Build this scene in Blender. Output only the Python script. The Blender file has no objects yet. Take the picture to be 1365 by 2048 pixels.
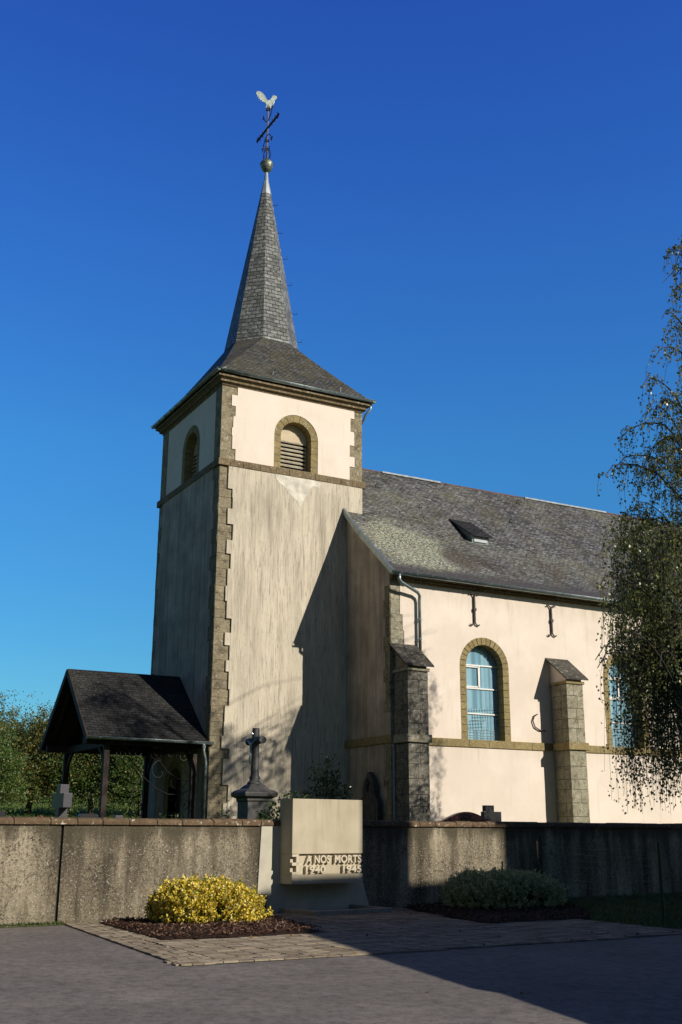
import bpy, bmesh, math, random
import numpy as np
from mathutils import Vector, Matrix
from mathutils.geometry import tessellate_polygon
random.seed(7); rng = np.random.default_rng(7)
R = math.radians
scene = bpy.context.scene
C = scene.collection

# ------------------------------------------------------------------ camera
PITCH, ROLL, YAW = 0.2818, 0.0043, 0.5029
fw = Vector((math.sin(YAW)*math.cos(PITCH), math.cos(YAW)*math.cos(PITCH), math.sin(PITCH)))
rt = Vector((math.cos(YAW), -math.sin(YAW), 0)); up = rt.cross(fw)
r2 = rt*math.cos(ROLL)+up*math.sin(ROLL); u2 = -rt*math.sin(ROLL)+up*math.cos(ROLL)
cd = bpy.data.cameras.new("camera"); cam = bpy.data.objects.new("camera", cd); C.objects.link(cam)
m = Matrix((r2, u2, -fw)).transposed().to_4x4(); m.translation = (-13.437, -32.994, 1.6)
cam.matrix_world = m
cd.sensor_fit = 'VERTICAL'; cd.sensor_height = 24; cd.sensor_width = 16
cd.lens = 2191.4/2048*24; cd.clip_end = 3000
scene.camera = cam

# ------------------------------------------------------------------ light
SUN_TO = Vector((0.565, -1.0, 0.62)).normalized()        # towards the sun
elev = math.asin(SUN_TO.z)
w = bpy.data.worlds.new("World"); scene.world = w; w.use_nodes = True
nt = w.node_tree; nt.nodes.clear()
sky = nt.nodes.new('ShaderNodeTexSky'); sky.sky_type = 'NISHITA'; sky.sun_disc = False
sky.sun_elevation = elev; sky.sun_rotation = math.atan2(SUN_TO.x, SUN_TO.y)
sky.altitude = 300; sky.air_density = 1.0; sky.dust_density = 0.3; sky.ozone_density = 3.0
hs = nt.nodes.new('ShaderNodeHueSaturation'); hs.inputs['Saturation'].default_value = 1.25
hs.inputs['Hue'].default_value = 0.5
bg = nt.nodes.new('ShaderNodeBackground'); bg.inputs['Strength'].default_value = 0.085
wo = nt.nodes.new('ShaderNodeOutputWorld')
tc = nt.nodes.new('ShaderNodeTexCoord'); sp_ = nt.nodes.new('ShaderNodeSeparateXYZ'); nt.links.new(tc.outputs['Generated'], sp_.inputs[0])
rp_ = nt.nodes.new('ShaderNodeValToRGB'); el = rp_.color_ramp.elements       # sky tint by elevation, dimmed overhead to deepen the shade
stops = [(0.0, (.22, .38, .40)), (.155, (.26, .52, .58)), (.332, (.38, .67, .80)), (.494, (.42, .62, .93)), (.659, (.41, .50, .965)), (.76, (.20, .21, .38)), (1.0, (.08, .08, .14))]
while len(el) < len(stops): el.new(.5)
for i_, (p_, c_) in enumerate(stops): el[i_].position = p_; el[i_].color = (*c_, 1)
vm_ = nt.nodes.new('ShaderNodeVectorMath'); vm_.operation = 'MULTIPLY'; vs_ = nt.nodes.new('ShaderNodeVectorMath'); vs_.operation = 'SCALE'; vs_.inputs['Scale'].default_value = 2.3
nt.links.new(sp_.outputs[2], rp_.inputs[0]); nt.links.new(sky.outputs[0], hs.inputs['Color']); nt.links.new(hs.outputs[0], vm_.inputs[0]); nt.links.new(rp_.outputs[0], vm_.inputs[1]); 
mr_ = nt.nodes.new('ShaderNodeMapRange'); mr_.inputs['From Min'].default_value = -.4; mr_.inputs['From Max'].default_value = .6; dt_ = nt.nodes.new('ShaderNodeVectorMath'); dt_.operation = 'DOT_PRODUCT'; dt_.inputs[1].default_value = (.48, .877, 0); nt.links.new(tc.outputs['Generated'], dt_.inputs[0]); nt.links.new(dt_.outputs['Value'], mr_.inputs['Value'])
mx_ = nt.nodes.new('ShaderNodeMix'); mx_.data_type = 'RGBA'; mx_.inputs[6].default_value = (1.0, .52, .36, 1); mx_.inputs[7].default_value = (1, 1, 1, 1); nt.links.new(mr_.outputs[0], mx_.inputs[0])  # sky away from the view dimmed and warmed to deepen the shade
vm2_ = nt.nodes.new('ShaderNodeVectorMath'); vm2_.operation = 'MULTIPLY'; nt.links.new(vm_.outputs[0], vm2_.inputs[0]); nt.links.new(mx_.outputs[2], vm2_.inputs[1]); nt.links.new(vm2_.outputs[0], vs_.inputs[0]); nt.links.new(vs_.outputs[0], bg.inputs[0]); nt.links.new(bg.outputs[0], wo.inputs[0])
sd = bpy.data.lights.new("sun", 'SUN'); sd.energy = 5.0; sd.angle = R(0.5); sd.color = (1.0, 0.93, 0.82)
so = bpy.data.objects.new("sun", sd); C.objects.link(so)
so.rotation_euler = SUN_TO.to_track_quat('Z', 'Y').to_euler(); so.location = (20, -40, 40)
scene.view_settings.view_transform = 'Standard'; scene.view_settings.look = 'None'
scene.view_settings.exposure = 0.0; scene.view_settings.gamma = 1.0

# ------------------------------------------------------------------ material kit
class NT:
    def __init__(s, name):
        s.m = bpy.data.materials.new(name); s.m.use_nodes = True; s.t = s.m.node_tree
        s.b = s.t.nodes['Principled BSDF']
        g = s.t.nodes.new('ShaderNodeNewGeometry'); s.pos = g.outputs['Position']
        u = s.t.nodes.new('ShaderNodeUVMap'); s.uv = u.outputs[0]
    def link(s, a, b): s.t.links.new(a, b)
    def node(s, ty, **k):
        n = s.t.nodes.new(ty)
        for a, v in k.items(): setattr(n, a, v)
        return n
    def mapping(s, src, scale=(1, 1, 1), loc=(0, 0, 0), rot=(0, 0, 0)):
        n = s.node('ShaderNodeMapping'); s.link(src, n.inputs[0])
        n.inputs['Location'].default_value = loc; n.inputs['Rotation'].default_value = rot; n.inputs['Scale'].default_value = scale
        return n.outputs[0]
    def noise(s, scale=5, detail=4, rough=.55, src=None, st=(1, 1, 1), loc=(0, 0, 0)):
        n = s.node('ShaderNodeTexNoise'); s.link(s.mapping(src or s.pos, st, loc), n.inputs['Vector'])
        n.inputs['Scale'].default_value = scale; n.inputs['Detail'].default_value = detail; n.inputs['Roughness'].default_value = rough
        return n.outputs['Fac']
    def voro(s, scale=5, feature='F1', src=None, st=(1, 1, 1), out='Distance'):
        n = s.node('ShaderNodeTexVoronoi', feature=feature); s.link(s.mapping(src or s.pos, st), n.inputs['Vector'])
        n.inputs['Scale'].default_value = scale
        return n.outputs[out]
    def ramp(s, fac, stops, interp='LINEAR'):
        n = s.node('ShaderNodeValToRGB'); s.link(fac, n.inputs[0]); e = n.color_ramp.elements; n.color_ramp.interpolation = interp
        while len(e) < len(stops): e.new(.5)
        for i, (p, c) in enumerate(stops):
            e[i].position = p; e[i].color = (*c, 1) if hasattr(c, '__len__') else (c, c, c, 1)
        return n.outputs[0]
    def mix(s, fac, a, b, mode='MIX'):
        n = s.node('ShaderNodeMix', data_type='RGBA', blend_type=mode)
        for sock, v in ((n.inputs[0], fac), (n.inputs[6], a), (n.inputs[7], b)):
            if hasattr(v, 'links') or hasattr(v, 'is_output') and not isinstance(v, (int, float, tuple)): s.link(v, sock)
            elif isinstance(v, tuple): sock.default_value = (*v, 1)
            else: sock.default_value = v
        return n.outputs[2]
    def math(s, op, a, b=0., clamp=False):
        n = s.node('ShaderNodeMath', operation=op, use_clamp=clamp)
        for sock, v in ((n.inputs[0], a), (n.inputs[1], b)):
            if isinstance(v, (int, float)): sock.default_value = v
            else: s.link(v, sock)
        return n.outputs[0]
    def bump(s, h, strength=.3, dist=.02, prev=None):
        n = s.node('ShaderNodeBump'); s.link(h, n.inputs['Height']); n.inputs['Strength'].default_value = strength; n.inputs['Distance'].default_value = dist
        if prev: s.link(prev, n.inputs['Normal'])
        s.link(n.outputs[0], s.b.inputs['Normal']); return n.outputs[0]
    def col(s, c):
        if isinstance(c, tuple): s.b.inputs['Base Color'].default_value = (*c, 1)
        else: s.link(c, s.b.inputs['Base Color'])
        return s
    def fin(s, rough=.8, metal=0, spec=.5):
        if isinstance(rough, (int, float)): s.b.inputs['Roughness'].default_value = rough
        else: s.link(rough, s.b.inputs['Roughness'])
        s.b.inputs['Metallic'].default_value = metal; s.b.inputs['Specular IOR Level'].default_value = spec
        return s.m

def plain(name, c, rough=.6, metal=0, var=.15, scale=6, spec=.5, bump=0):
    n = NT(name); f = n.noise(scale, 5)
    d = tuple(x*(1-var) for x in c); l = tuple(min(1, x*(1+var)) for x in c)
    n.col(n.ramp(f, [(.3, d), (.7, l)]))
    if bump: n.bump(n.noise(scale*6, 4), bump, .01)
    return n.fin(rough, metal, spec)

def island(n):
    g = n.node('ShaderNodeNewGeometry'); return g.outputs['Random Per Island']

M = {}
# fresh cream render of the nave and belfry
n = NT('cream_render'); f = n.noise(.9, 5); st = n.noise(1.4, 6, .6, st=(3, 3, .35))
c = n.ramp(f, [(.3, (.735, .64, .54)), (.7, (.80, .70, .595))])
c = n.mix(n.ramp(st, [(.56, 0.), (.8, .35)]), c, (.42, .35, .24))
sz = n.node('ShaderNodeSeparateXYZ'); n.link(n.pos, sz.inputs[0]); zz = n.math('ADD', sz.outputs[2], n.math('MULTIPLY', n.noise(1.0, 6, .7, st=(7, 7, .5), loc=(2, 6, 0)), 1.1))
for z_, k_ in ((4.75, .30), (9.75, .38), (1.9, .45)):            # drips below sill course and eaves, damp foot
    c = n.mix(n.math('MULTIPLY', n.ramp(n.math('MULTIPLY', n.math('ABSOLUTE', n.math('SUBTRACT', zz, z_)), 1.0), [(.0, k_), (.45, 0.)]), n.ramp(st, [(.4, .3), (.7, 1.)])), c, (.36, .31, .23))
c = n.mix(n.ramp(n.noise(.45, 7, .7, loc=(5, 5, 5)), [(.42, .28), (.56, 0.)]), c, (.60, .50, .38))
c = n.mix(n.ramp(n.noise(22, 5, .8), [(.62, 0.), (.72, .35)]), c, (.45, .38, .29))
n.col(c); n.bump(n.noise(60, 3), .25, .012); M['cream'] = n.fin(.9, 0, .15)
# old streaked render of the tower shaft
n = NT('old_render'); st = n.noise(1.0, 8, .68, st=(3.0, 3.0, .30)); st2 = n.noise(1.0, 6, .7, st=(15, 15, .8), loc=(3, 1, 0)); bl = n.noise(.6, 8, .68)
c = n.ramp(bl, [(.3, (.54, .48, .375)), (.7, (.68, .60, .465))])
sz = n.node('ShaderNodeSeparateXYZ'); n.link(n.pos, sz.inputs[0]); top = n.ramp(n.math('DIVIDE', sz.outputs[2], 14.), [(.12, .75), (.35, .45), (.62, .75), (.88, 1.), (.96, .45)])
c = n.mix(n.math('MULTIPLY', n.ramp(st, [(.44, 0.), (.70, .8)]), top), c, (.27, .24, .185))
c = n.mix(n.math('MULTIPLY', n.ramp(st2, [(.52, 0.), (.62, .65)]), n.ramp(bl, [(.35, .35), (.6, 1.)])), c, (.21, .185, .14))
st3 = n.noise(1.0, 5, .7, st=(30, 30, 2.2), loc=(8, 2, 0)); c = n.mix(n.ramp(st3, [(.57, 0.), (.63, .6)]), c, (.17, .15, .11))
c = n.mix(n.ramp(n.noise(30, 4, .8), [(.60, 0.), (.70, .5)]), c, (.14, .125, .10))
n.col(c); n.bump(n.noise(45, 4), .25, .01); M['old'] = n.fin(.92, 0, .1)
# blotchy render of the shaded walls, shade also put into its darker tone
n = NT('weathered_shade_toned_render'); bl = n.noise(.9, 7, .65); st = n.noise(1.0, 6, .62, st=(5, 5, .3))
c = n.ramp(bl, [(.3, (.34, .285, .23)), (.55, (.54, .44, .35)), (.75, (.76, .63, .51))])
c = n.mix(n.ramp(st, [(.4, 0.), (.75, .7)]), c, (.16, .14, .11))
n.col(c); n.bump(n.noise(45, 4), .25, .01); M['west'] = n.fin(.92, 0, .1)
def stone(name, a, b, dark, lich=(.55, .53, .45), amount=.5):
    n = NT(name); f = n.noise(2.2, 8, .68); i = island(n)
    c = n.ramp(f, [(.32, a), (.68, b)])
    c = n.mix(n.math('MULTIPLY', i, .55), c, tuple(x*.55 for x in b))
    c = n.mix(n.ramp(n.noise(4.5, 8, .7, loc=(7, 3, 1)), [(.5, 0.), (.66, amount)]), c, dark)
    c = n.mix(n.ramp(n.noise(11, 8, .8, loc=(1, 9, 4)), [(.55, 0.), (.64, .8)]), c, lich); c = n.mix(n.ramp(n.noise(26, 6, .8, loc=(5, 2, 4)), [(.53, 0.), (.62, .6)]), c, dark)
    n.col(c); n.bump(n.noise(14, 8, .7), .6, .03); return n.fin(.92, 0, .1)
M['quoin'] = stone('yellow_grey_sandstone', (.17, .14, .085), (.38, .32, .21), (.055, .05, .038), (.6, .57, .48), .75)
M['trim'] = stone('ochre_sandstone', (.27, .205, .09), (.36, .28, .13), (.12, .10, .055), amount=.35)
M['cornice'] = stone('brown_cornice_stone', (.16, .12, .07), (.27, .20, .11), (.05, .042, .03))
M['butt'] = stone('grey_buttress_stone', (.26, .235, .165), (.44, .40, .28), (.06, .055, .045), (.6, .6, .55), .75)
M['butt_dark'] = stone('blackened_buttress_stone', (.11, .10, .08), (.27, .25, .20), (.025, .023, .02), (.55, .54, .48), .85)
M['bluestone'] = plain('dark_tomb_stone', (.06, .058, .055), .55, 0, .5, 5, .4, .3)
M['joint'] = plain('dark_joint', (.03, .028, .022), .95)
def slate(name, a, b, bw=.20, bh=.10, moss=.0, lichen=.0, shine=.45, red=0., edge=0., spots=()):
    n = NT(name)
    br = n.node('ShaderNodeTexBrick'); n.link(n.uv, br.inputs['Vector'])
    br.inputs['Scale'].default_value = 1; br.inputs['Brick Width'].default_value = bw; br.inputs['Row Height'].default_value = bh
    br.inputs['Mortar Size'].default_value = .016; br.inputs['Mortar Smooth'].default_value = .3; br.inputs['Bias'].default_value = 0
    br.inputs['Color1'].default_value = (*a, 1); br.inputs['Color2'].default_value = (*b, 1); br.inputs['Mortar'].default_value = (.012, .012, .013, 1)
    c = n.mix(n.ramp(n.noise(3.5, 8, .7), [(.35, .65), (.7, .0)]), br.outputs[0], tuple(x*.4 for x in a))
    tk = n.math('MULTIPLY', n.ramp(n.noise(1.0, 5, .8, src=n.uv, st=(5, 16, 1)), [(.54, 0.), (.60, 1.)]), n.ramp(n.noise(1.3, 5, .7, loc=(9, 1, 3)), [(.4, .1), (.65, .75)])); c = n.mix(tk, c, tuple(min(1, x*1.9) for x in b))
    tk2 = n.ramp(n.noise(1.0, 5, .8, src=n.uv, st=(6, 18, 1), loc=(7, 7, 0)), [(.56, 0.), (.62, .7)]); c = n.mix(tk2, c, tuple(x*.3 for x in a))
    if moss: c = n.mix(n.ramp(n.noise(1.1, 8, .7, loc=(4, 4, 0)), [(.47, 0.), (.62, moss)]), c, (.10, .085, .035))
    if lichen:
        l = n.math('MULTIPLY', n.ramp(n.noise(14, 6, .75, src=n.uv, st=(1, 2.2, 1)), [(.53, 0.), (.60, 1.)]), n.ramp(n.noise(.33, 3, .6, loc=(2.4, 1, 0)), [(.48, .03), (.62, lichen)]))
        c = n.mix(l, c, (.50, .50, .34))
    if red: c = n.mix(n.ramp(n.noise(.8, 7, .75, src=n.uv, st=(2.2, .8, 1), loc=(3, 5, 0)), [(.60, 0.), (.67, red)]), c, (.085, .04, .022))
    def near(p, r, k=1.):
        v = n.node('ShaderNodeVectorMath', operation='DISTANCE'); n.link(n.mapping(n.pos, (1, 1, 1)), v.inputs[0]); v.inputs[1].default_value = p
        d = n.math('ADD', n.math('DIVIDE', v.outputs['Value'], r), n.math('MULTIPLY', n.noise(2.2, 7, .75, st=(1, 1, 1)), 1.6)); return n.ramp(n.math('MULTIPLY', d, .5), [(.64, k), (.80, 0.)])
    for p, r, colr, gs in spots:
        g = n.math('MULTIPLY', near(p, r), n.ramp(n.noise(9, 8, .85, src=n.uv, st=(1, 2.4, 1)), [(gs, 0.), (gs+.05, 1.)])); c = n.mix(g, c, colr)
    if edge:
        s2 = n.node('ShaderNodeSeparateXYZ'); n.link(n.pos, s2.inputs[0]); ez_ = n.math('ADD', s2.outputs[2], n.math('MULTIPLY', n.noise(1.3, 5, .6), .55))
        c = n.mix(n.ramp(n.math('SUBTRACT', ez_, edge-.5), [(.35, .9), (.65, 0.)]), c, (.075, .07, .068))
    n.col(c)
    # each course tilts outwards: saw-tooth height plus slate joints
    sep = n.node('ShaderNodeSeparateXYZ'); n.link(n.uv, sep.inputs[0])
    saw = n.math('SUBTRACT', 1, n.math('FRACT', n.math('DIVIDE', sep.outputs[1], bh)))
    h = n.math('ADD', n.math('MULTIPLY', saw, 1.0), n.math('MULTIPLY', br.outputs['Fac'], -.8))
    h = n.math('ADD', h, n.math('MULTIPLY', n.noise(8, 6, .7), 1.6))
    n.bump(h, .9, .035); return n.fin(n.ramp(n.noise(5, 5), [(.3, shine), (.7, min(1, shine+.25))]), 0, .22)
M['slate_nave'] = slate('nave_slate', (.06, .06, .06), (.31, .305, .295), .22, .13, .40, .75, .55, .8, edge=10.35, spots=[((6.6, -1.7, 11.0), 2.7, (.72, .73, .50), .50), ((7.5, .1, 12.6), 3.2, (.50, .50, .30), .55), ((8.5, -1.9, 10.8), 1.2, (.07, .045, .03), .48), ((12.6, -1.9, 10.8), 1.0, (.07, .045, .03), .49), ((12.2, 1.4, 13.9), 1.0, (.07, .045, .03), .50), ((16.5, -1.8, 10.9), 1.2, (.065, .045, .03), .48), ((9.6, -2.1, 10.7), .8, (.07, .04, .03), .49)])
M['slate_hip'] = slate('broach_slate', (.07, .07, .068), (.19, .185, .17), .17, .10, .5, .3, .5)
M['slate_spire'] = slate('spire_slate', (.13, .14, .135), (.34, .35, .33), .27, .17, .12, .0, .38)
M['slate_porch'] = slate('porch_slate', (.02, .02, .021), (.052, .052, .052), .25, .13, .0, .3, .75)
n = NT('zinc_sheet'); n.col(n.ramp(n.noise(3, 6), [(.3, (.20, .25, .26)), (.7, (.36, .42, .43))])); M['zinc'] = n.fin(.42, .75)
M['lead'] = plain('pale_lead_flashing', (.34, .37, .38), .5, .3, .25, 5)
M['copper'] = plain('aged_copper', (.20, .22, .17), .45, .6, .4, 8)
M['iron'] = plain('black_wrought_iron', (.018, .017, .017), .5, .5, .3)
M['rusty'] = plain('dark_painted_anchor_iron', (.07, .05, .04), .7, .2, .3)
M['white'] = plain('white_painted_metal', (.74, .73, .68), .5, 0, .08)
M['leadline'] = plain('pale_blue_grey_leading', (.42, .52, .56), .5, 0, .1)
M['gilt'] = plain('pale_weathered_gilding', (.52, .58, .50), .4, .25, .35, 9)
M['timber'] = plain('dark_stained_timber', (.035, .022, .016), .7, 0, .4, 4, .4, .3)
M['louvre'] = plain('weathered_louvre_wood', (.42, .37, .27), .8, 0, .25, 5)
M['tymp'] = plain('buff_boarding', (.52, .43, .29), .85, 0, .18, 2)
M['dark'] = plain('black_void', (.008, .008, .008), .95)
M['door'] = plain('dark_oak_door', (.02, .015, .012), .6, 0, .3)
M['monument'] = (lambda n: (n.col(n.mix(n.math('MULTIPLY', n.ramp(n.noise(1.0, 7, .7, st=(9, 9, .7)), [(.48, 0.), (.68, .55)]), n.ramp(n.noise(.9, 4, .6, loc=(2, 2, 7)), [(.4, .2), (.6, 1.)])), n.mix(n.ramp(n.noise(3.2, 7, .7), [(.55, 0.), (.75, .4)]), n.ramp(n.noise(1.4, 5), [(.3, (.42, .36, .25)), (.7, (.53, .465, .34))]), (.38, .31, .16)), (.30, .26, .17))), n.bump(n.noise(60, 4), .2, .006), n.fin(.8, 0, .2))[-1])(NT('honey_limestone'))
M['letter'] = plain('limestone_lettering', (.56, .49, .36), .75, 0, .06)
M['whitewall'] = plain('off_white_smooth_render', (.50, .47, .37), .9, 0, .12, 3, .1, .1)
# churchyard wall: pitted roughcast with streaks
n = NT('pitted_roughcast'); st = n.noise(1.0, 6, .65, st=(2.2, 2.2, .3)); pit = n.noise(20, 6, .85); pat = n.noise(1.6, 5, .6)
c = n.ramp(st, [(.34, (.085, .070, .048)), (.5, (.27, .225, .155)), (.68, (.55, .47, .335))])
c = n.mix(n.math('MULTIPLY', n.ramp(pit, [(.50, 0.), (.56, .9)]), n.ramp(pat, [(.35, .35), (.6, 1.)])), c, (.055, .048, .036))
c = n.mix(n.ramp(n.noise(34, 3, .7, loc=(9, 9, 2)), [(.61, 0.), (.65, .9)]), c, (.66, .64, .56))
sp = n.node('ShaderNodeSeparateXYZ'); n.link(n.pos, sp.inputs[0])
tz = n.math('ADD', n.math('MULTIPLY', sp.outputs[2], 1.0), n.math('MULTIPLY', st, -1.1))
c = n.mix(n.ramp(tz, [(.75, 0.), (1.05, .8)]), c, (.095, .082, .055))
n.col(c); n.bump(n.math('ADD', pit, n.noise(70, 3, .7)), .9, .03); M['roughcast'] = n.fin(.95, 0, .1)
n = NT('brown_coping_stone'); i = island(n)
c = n.ramp(n.noise(5, 7, .7), [(.3, (.075, .05, .032)), (.7, (.19, .13, .078))]); c = n.mix(n.math('MULTIPLY', i, .5), c, (.12, .085, .05))
c = n.mix(n.ramp(n.noise(13, 5, .75), [(.60, 0.), (.65, .9)]), c, (.60, .55, .42))
n.col(c); n.bump(n.noise(20, 6, .7), .6, .03); M['coping'] = n.fin(.95, 0, .1)
# ground
n = NT('asphalt'); big = n.noise(.25, 5, .6); mid = n.noise(.8, 8, .72, st=(.9, 1.0, 1)); gr = n.noise(90, 2, .8)
c = n.ramp(mid, [(.3, (.155, .136, .124)), (.7, (.315, .278, .25))]); c = n.mix(n.ramp(gr, [(.50, .0), (.75, .8)]), c, (.30, .27, .25)); c = n.mix(n.ramp(gr, [(.28, .5), (.42, .0)]), c, (.02, .018, .018))
c = n.mix(n.ramp(n.noise(7, 6, .85, st=(1, .8, 1)), [(.40, .6), (.55, 0.)]), c, (.06, .05, .043)); c = n.mix(n.ramp(n.noise(30, 4, .8), [(.56, 0.), (.68, .6)]), c, (.26, .225, .19))
c = n.mix(n.ramp(n.voro(7.), [(.05, .8), (.09, 0.)]), c, (.45, .41, .36)); c = n.mix(n.ramp(n.voro(4.3, st=(1.1, 1, 1)), [(.035, .9), (.06, 0.)]), c, (.02, .018, .016))
c = n.mix(n.ramp(n.voro(1.1), [(.018, .9), (.03, 0.)]), c, (.35, .28, .18))
c = n.mix(n.ramp(big, [(.35, .3), (.65, 0.)]), c, (.06, .05, .044))
n.col(c); n.bump(gr, .7, .015); M['asphalt'] = n.fin(.85, 0, .3)
n = NT('meadow_turf'); f = n.noise(.5, 6, .6)
n.col(n.mix(n.ramp(n.noise(14, 5, .7), [(.3, .6), (.7, 0.)]), n.ramp(f, [(.3, (.055, .075, .018)), (.7, (.11, .145, .035))]), (.03, .035, .012))); n.bump(n.noise(30, 4), .7, .05); M['turf'] = n.fin(.95, 0, .1)
n = NT('bark_mulch_soil'); n.col(n.ramp(n.noise(25, 5, .7), [(.3, (.018, .010, .008)), (.7, (.07, .04, .028))])); n.bump(n.noise(30, 5), 1, .04); M['soil'] = n.fin(.95, 0, .1)
n = NT('bark_chip'); i = island(n); n.col(n.ramp(i, [(.0, (.03, .014, .01)), (.5, (.085, .042, .028)), (.85, (.15, .085, .055)), (1., (.26, .19, .13))])); M['chip'] = n.fin(.85, 0, .2)
n = NT('concrete_setts'); i = island(n)
c = n.ramp(i, [(0., (.21, .165, .12)), (.5, (.30, .245, .175)), (1., (.40, .33, .235))]); c = n.mix(n.ramp(n.noise(9, 6, .7), [(.45, 0.), (.7, .6)]), c, (.08, .068, .05))
n.col(c); n.bump(n.noise(40, 4), .4, .01); M['sett'] = n.fin(.9, 0, .15)
n = NT('sett_joint_sand'); n.col(n.ramp(n.noise(8, 5), [(.4, (.05, .04, .028)), (.7, (.05, .06, .025))])); M['sand'] = n.fin(.95)
def leaf(name, stops, trans=.35, rough=.45):
    n = NT(name); c = n.ramp(island(n), stops); n.col(c); n.fin(rough, 0, .45)
    tr = n.node('ShaderNodeBsdfTranslucent'); n.link(c, tr.inputs[0]); mx = n.node('ShaderNodeMixShader'); mx.inputs[0].default_value = trans
    n.link(n.b.outputs[0], mx.inputs[1]); n.link(tr.outputs[0], mx.inputs[2]); n.link(mx.outputs[0], n.t.nodes['Material Output'].inputs[0]); return n.m
M['birch_leaf'] = leaf('birch_leaf', [(0, (.07, .10, .03)), (.5, (.13, .17, .05)), (.85, (.22, .24, .08)), (1, (.40, .34, .12))], .5, .3)
M['orchard_leaf'] = leaf('orchard_leaf', [(0, (.05, .10, .02)), (.5, (.10, .18, .04)), (.9, (.18, .22, .06)), (1, (.34, .26, .10))], .4)
M['orchard_leaf_red'] = leaf('orchard_leaf_bronze', [(0, (.07, .09, .02)), (.5, (.13, .16, .035)), (.85, (.22, .20, .05)), (1, (.36, .20, .08))], .4)
M['euonymus'] = leaf('variegated_yellow_leaf', [(0, (.05, .09, .015)), (.16, (.12, .17, .02)), (.24, (.70, .55, .05)), (.8, (.88, .68, .09)), (1, (.92, .85, .45))], .25)
M['privet'] = leaf('variegated_grey_green_leaf', [(0, (.22, .25, .10)), (.5, (.42, .45, .20)), (1, (.65, .65, .38))], .25)
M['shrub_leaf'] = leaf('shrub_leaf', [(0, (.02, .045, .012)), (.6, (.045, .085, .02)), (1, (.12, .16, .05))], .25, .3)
M['meadow_leaf'] = leaf('lit_meadow_blade', [(0, (.07, .12, .02)), (.6, (.13, .21, .04)), (1, (.28, .30, .08))], .4)
M['grass_leaf'] = leaf('grass_blade', [(0, (.04, .06, .015)), (.6, (.08, .12, .03)), (1, (.18, .18, .06))], .3)
M['dry_leaf'] = leaf('fallen_leaf', [(0, (.12, .06, .02)), (.6, (.25, .15, .05)), (1, (.40, .28, .10))], .1)
n = NT('birch_bark'); c = n.ramp(n.noise(2.2, 6, .7, st=(1, 1, 4)), [(.44, (.03, .028, .025)), (.54, (.20, .19, .17)), (.75, (.34, .33, .30))]); n.col(c); n.bump(n.noise(12, 5), .5, .02); M['birch_bark'] = n.fin(.85, 0, .2)
M['bark'] = plain('grey_brown_bark', (.09, .075, .055), .9, 0, .4, 9, .2, .6)
M['twig'] = plain('dark_twig', (.035, .025, .02), .8)
M['apple'] = plain('pale_red_apple', (.45, .30, .10), .4, 0, .5, 2)
M['granite'] = plain('polished_grey_granite', (.075, .07, .078), .35, 0, .3, 40, .5)
M['redgranite'] = plain('polished_dark_red_granite', (.06, .02, .022), .25, 0, .3, 40, .6)
M['blackgranite'] = plain('black_granite', (.02, .02, .022), .3, 0, .3, 40, .6)
M['lantern'] = plain('red_grave_light', (.30, .05, .02), .3)
M['bronze'] = plain('silvered_metal', (.40, .44, .48), .3, .85, .2, 20)
M['green_post'] = plain('green_coated_steel', (.012, .035, .018), .45, .2)
M['post_dark'] = plain('dark_steel_post', (.03, .026, .022), .6, .4)
M['plate'] = plain('enamel_plate', (.42, .38, .28), .5)
M['tile'] = plain('brown_roof_tile', (.16, .08, .05), .85, 0, .3, 6)
# window glass with pale vertical bands, small checks and a leaded base row
n = NT('pale_blue_leaded_glass'); sep = n.node('ShaderNodeSeparateXYZ'); n.link(n.uv, sep.inputs[0]); U, V = sep.outputs[0], sep.outputs[1]
wv = n.ramp(n.noise(1.0, 2, .5, src=n.uv, st=(3.4, .05, 1), loc=(.3, 0, 0)), [(.42, (.13, .26, .34)), (.47, (.17, .32, .40)), (.52, (.24, .41, .49)), (.6, (.27, .45, .52))])
ck = n.node('ShaderNodeTexChecker'); n.link(n.mapping(n.uv, (1, 1, 1), (0, 0, 0), (0, 0, R(40))), ck.inputs[0]); ck.inputs['Scale'].default_value = 13; 
ck.inputs['Color1'].default_value = (.07, .16, .21, 1); ck.inputs['Color2'].default_value = (.27, .43, .50, 1)
vm = n.math('MULTIPLY', n.ramp(V, [(.0, 0.), (.01, 0.), (.02, 0.), (.03, 1.)]), 1.)
band = n.math('MULTIPLY', n.math('LESS_THAN', V, 1.05), n.math('GREATER_THAN', V, .35)); 
band = n.math('MULTIPLY', band, n.ramp(n.noise(1.2, 3, .5, src=n.uv, loc=(4, 1, 0)), [(.48, 0.), (.52, .85)]))
c = n.mix(band, wv, ck.outputs[0]); c = n.mix(n.ramp(n.noise(3, 4), [(.5, 0.), (.8, .3)]), c, (.07, .14, .18))
n.col(c); M['glass'] = n.fin(.12, 0, .6)

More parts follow.
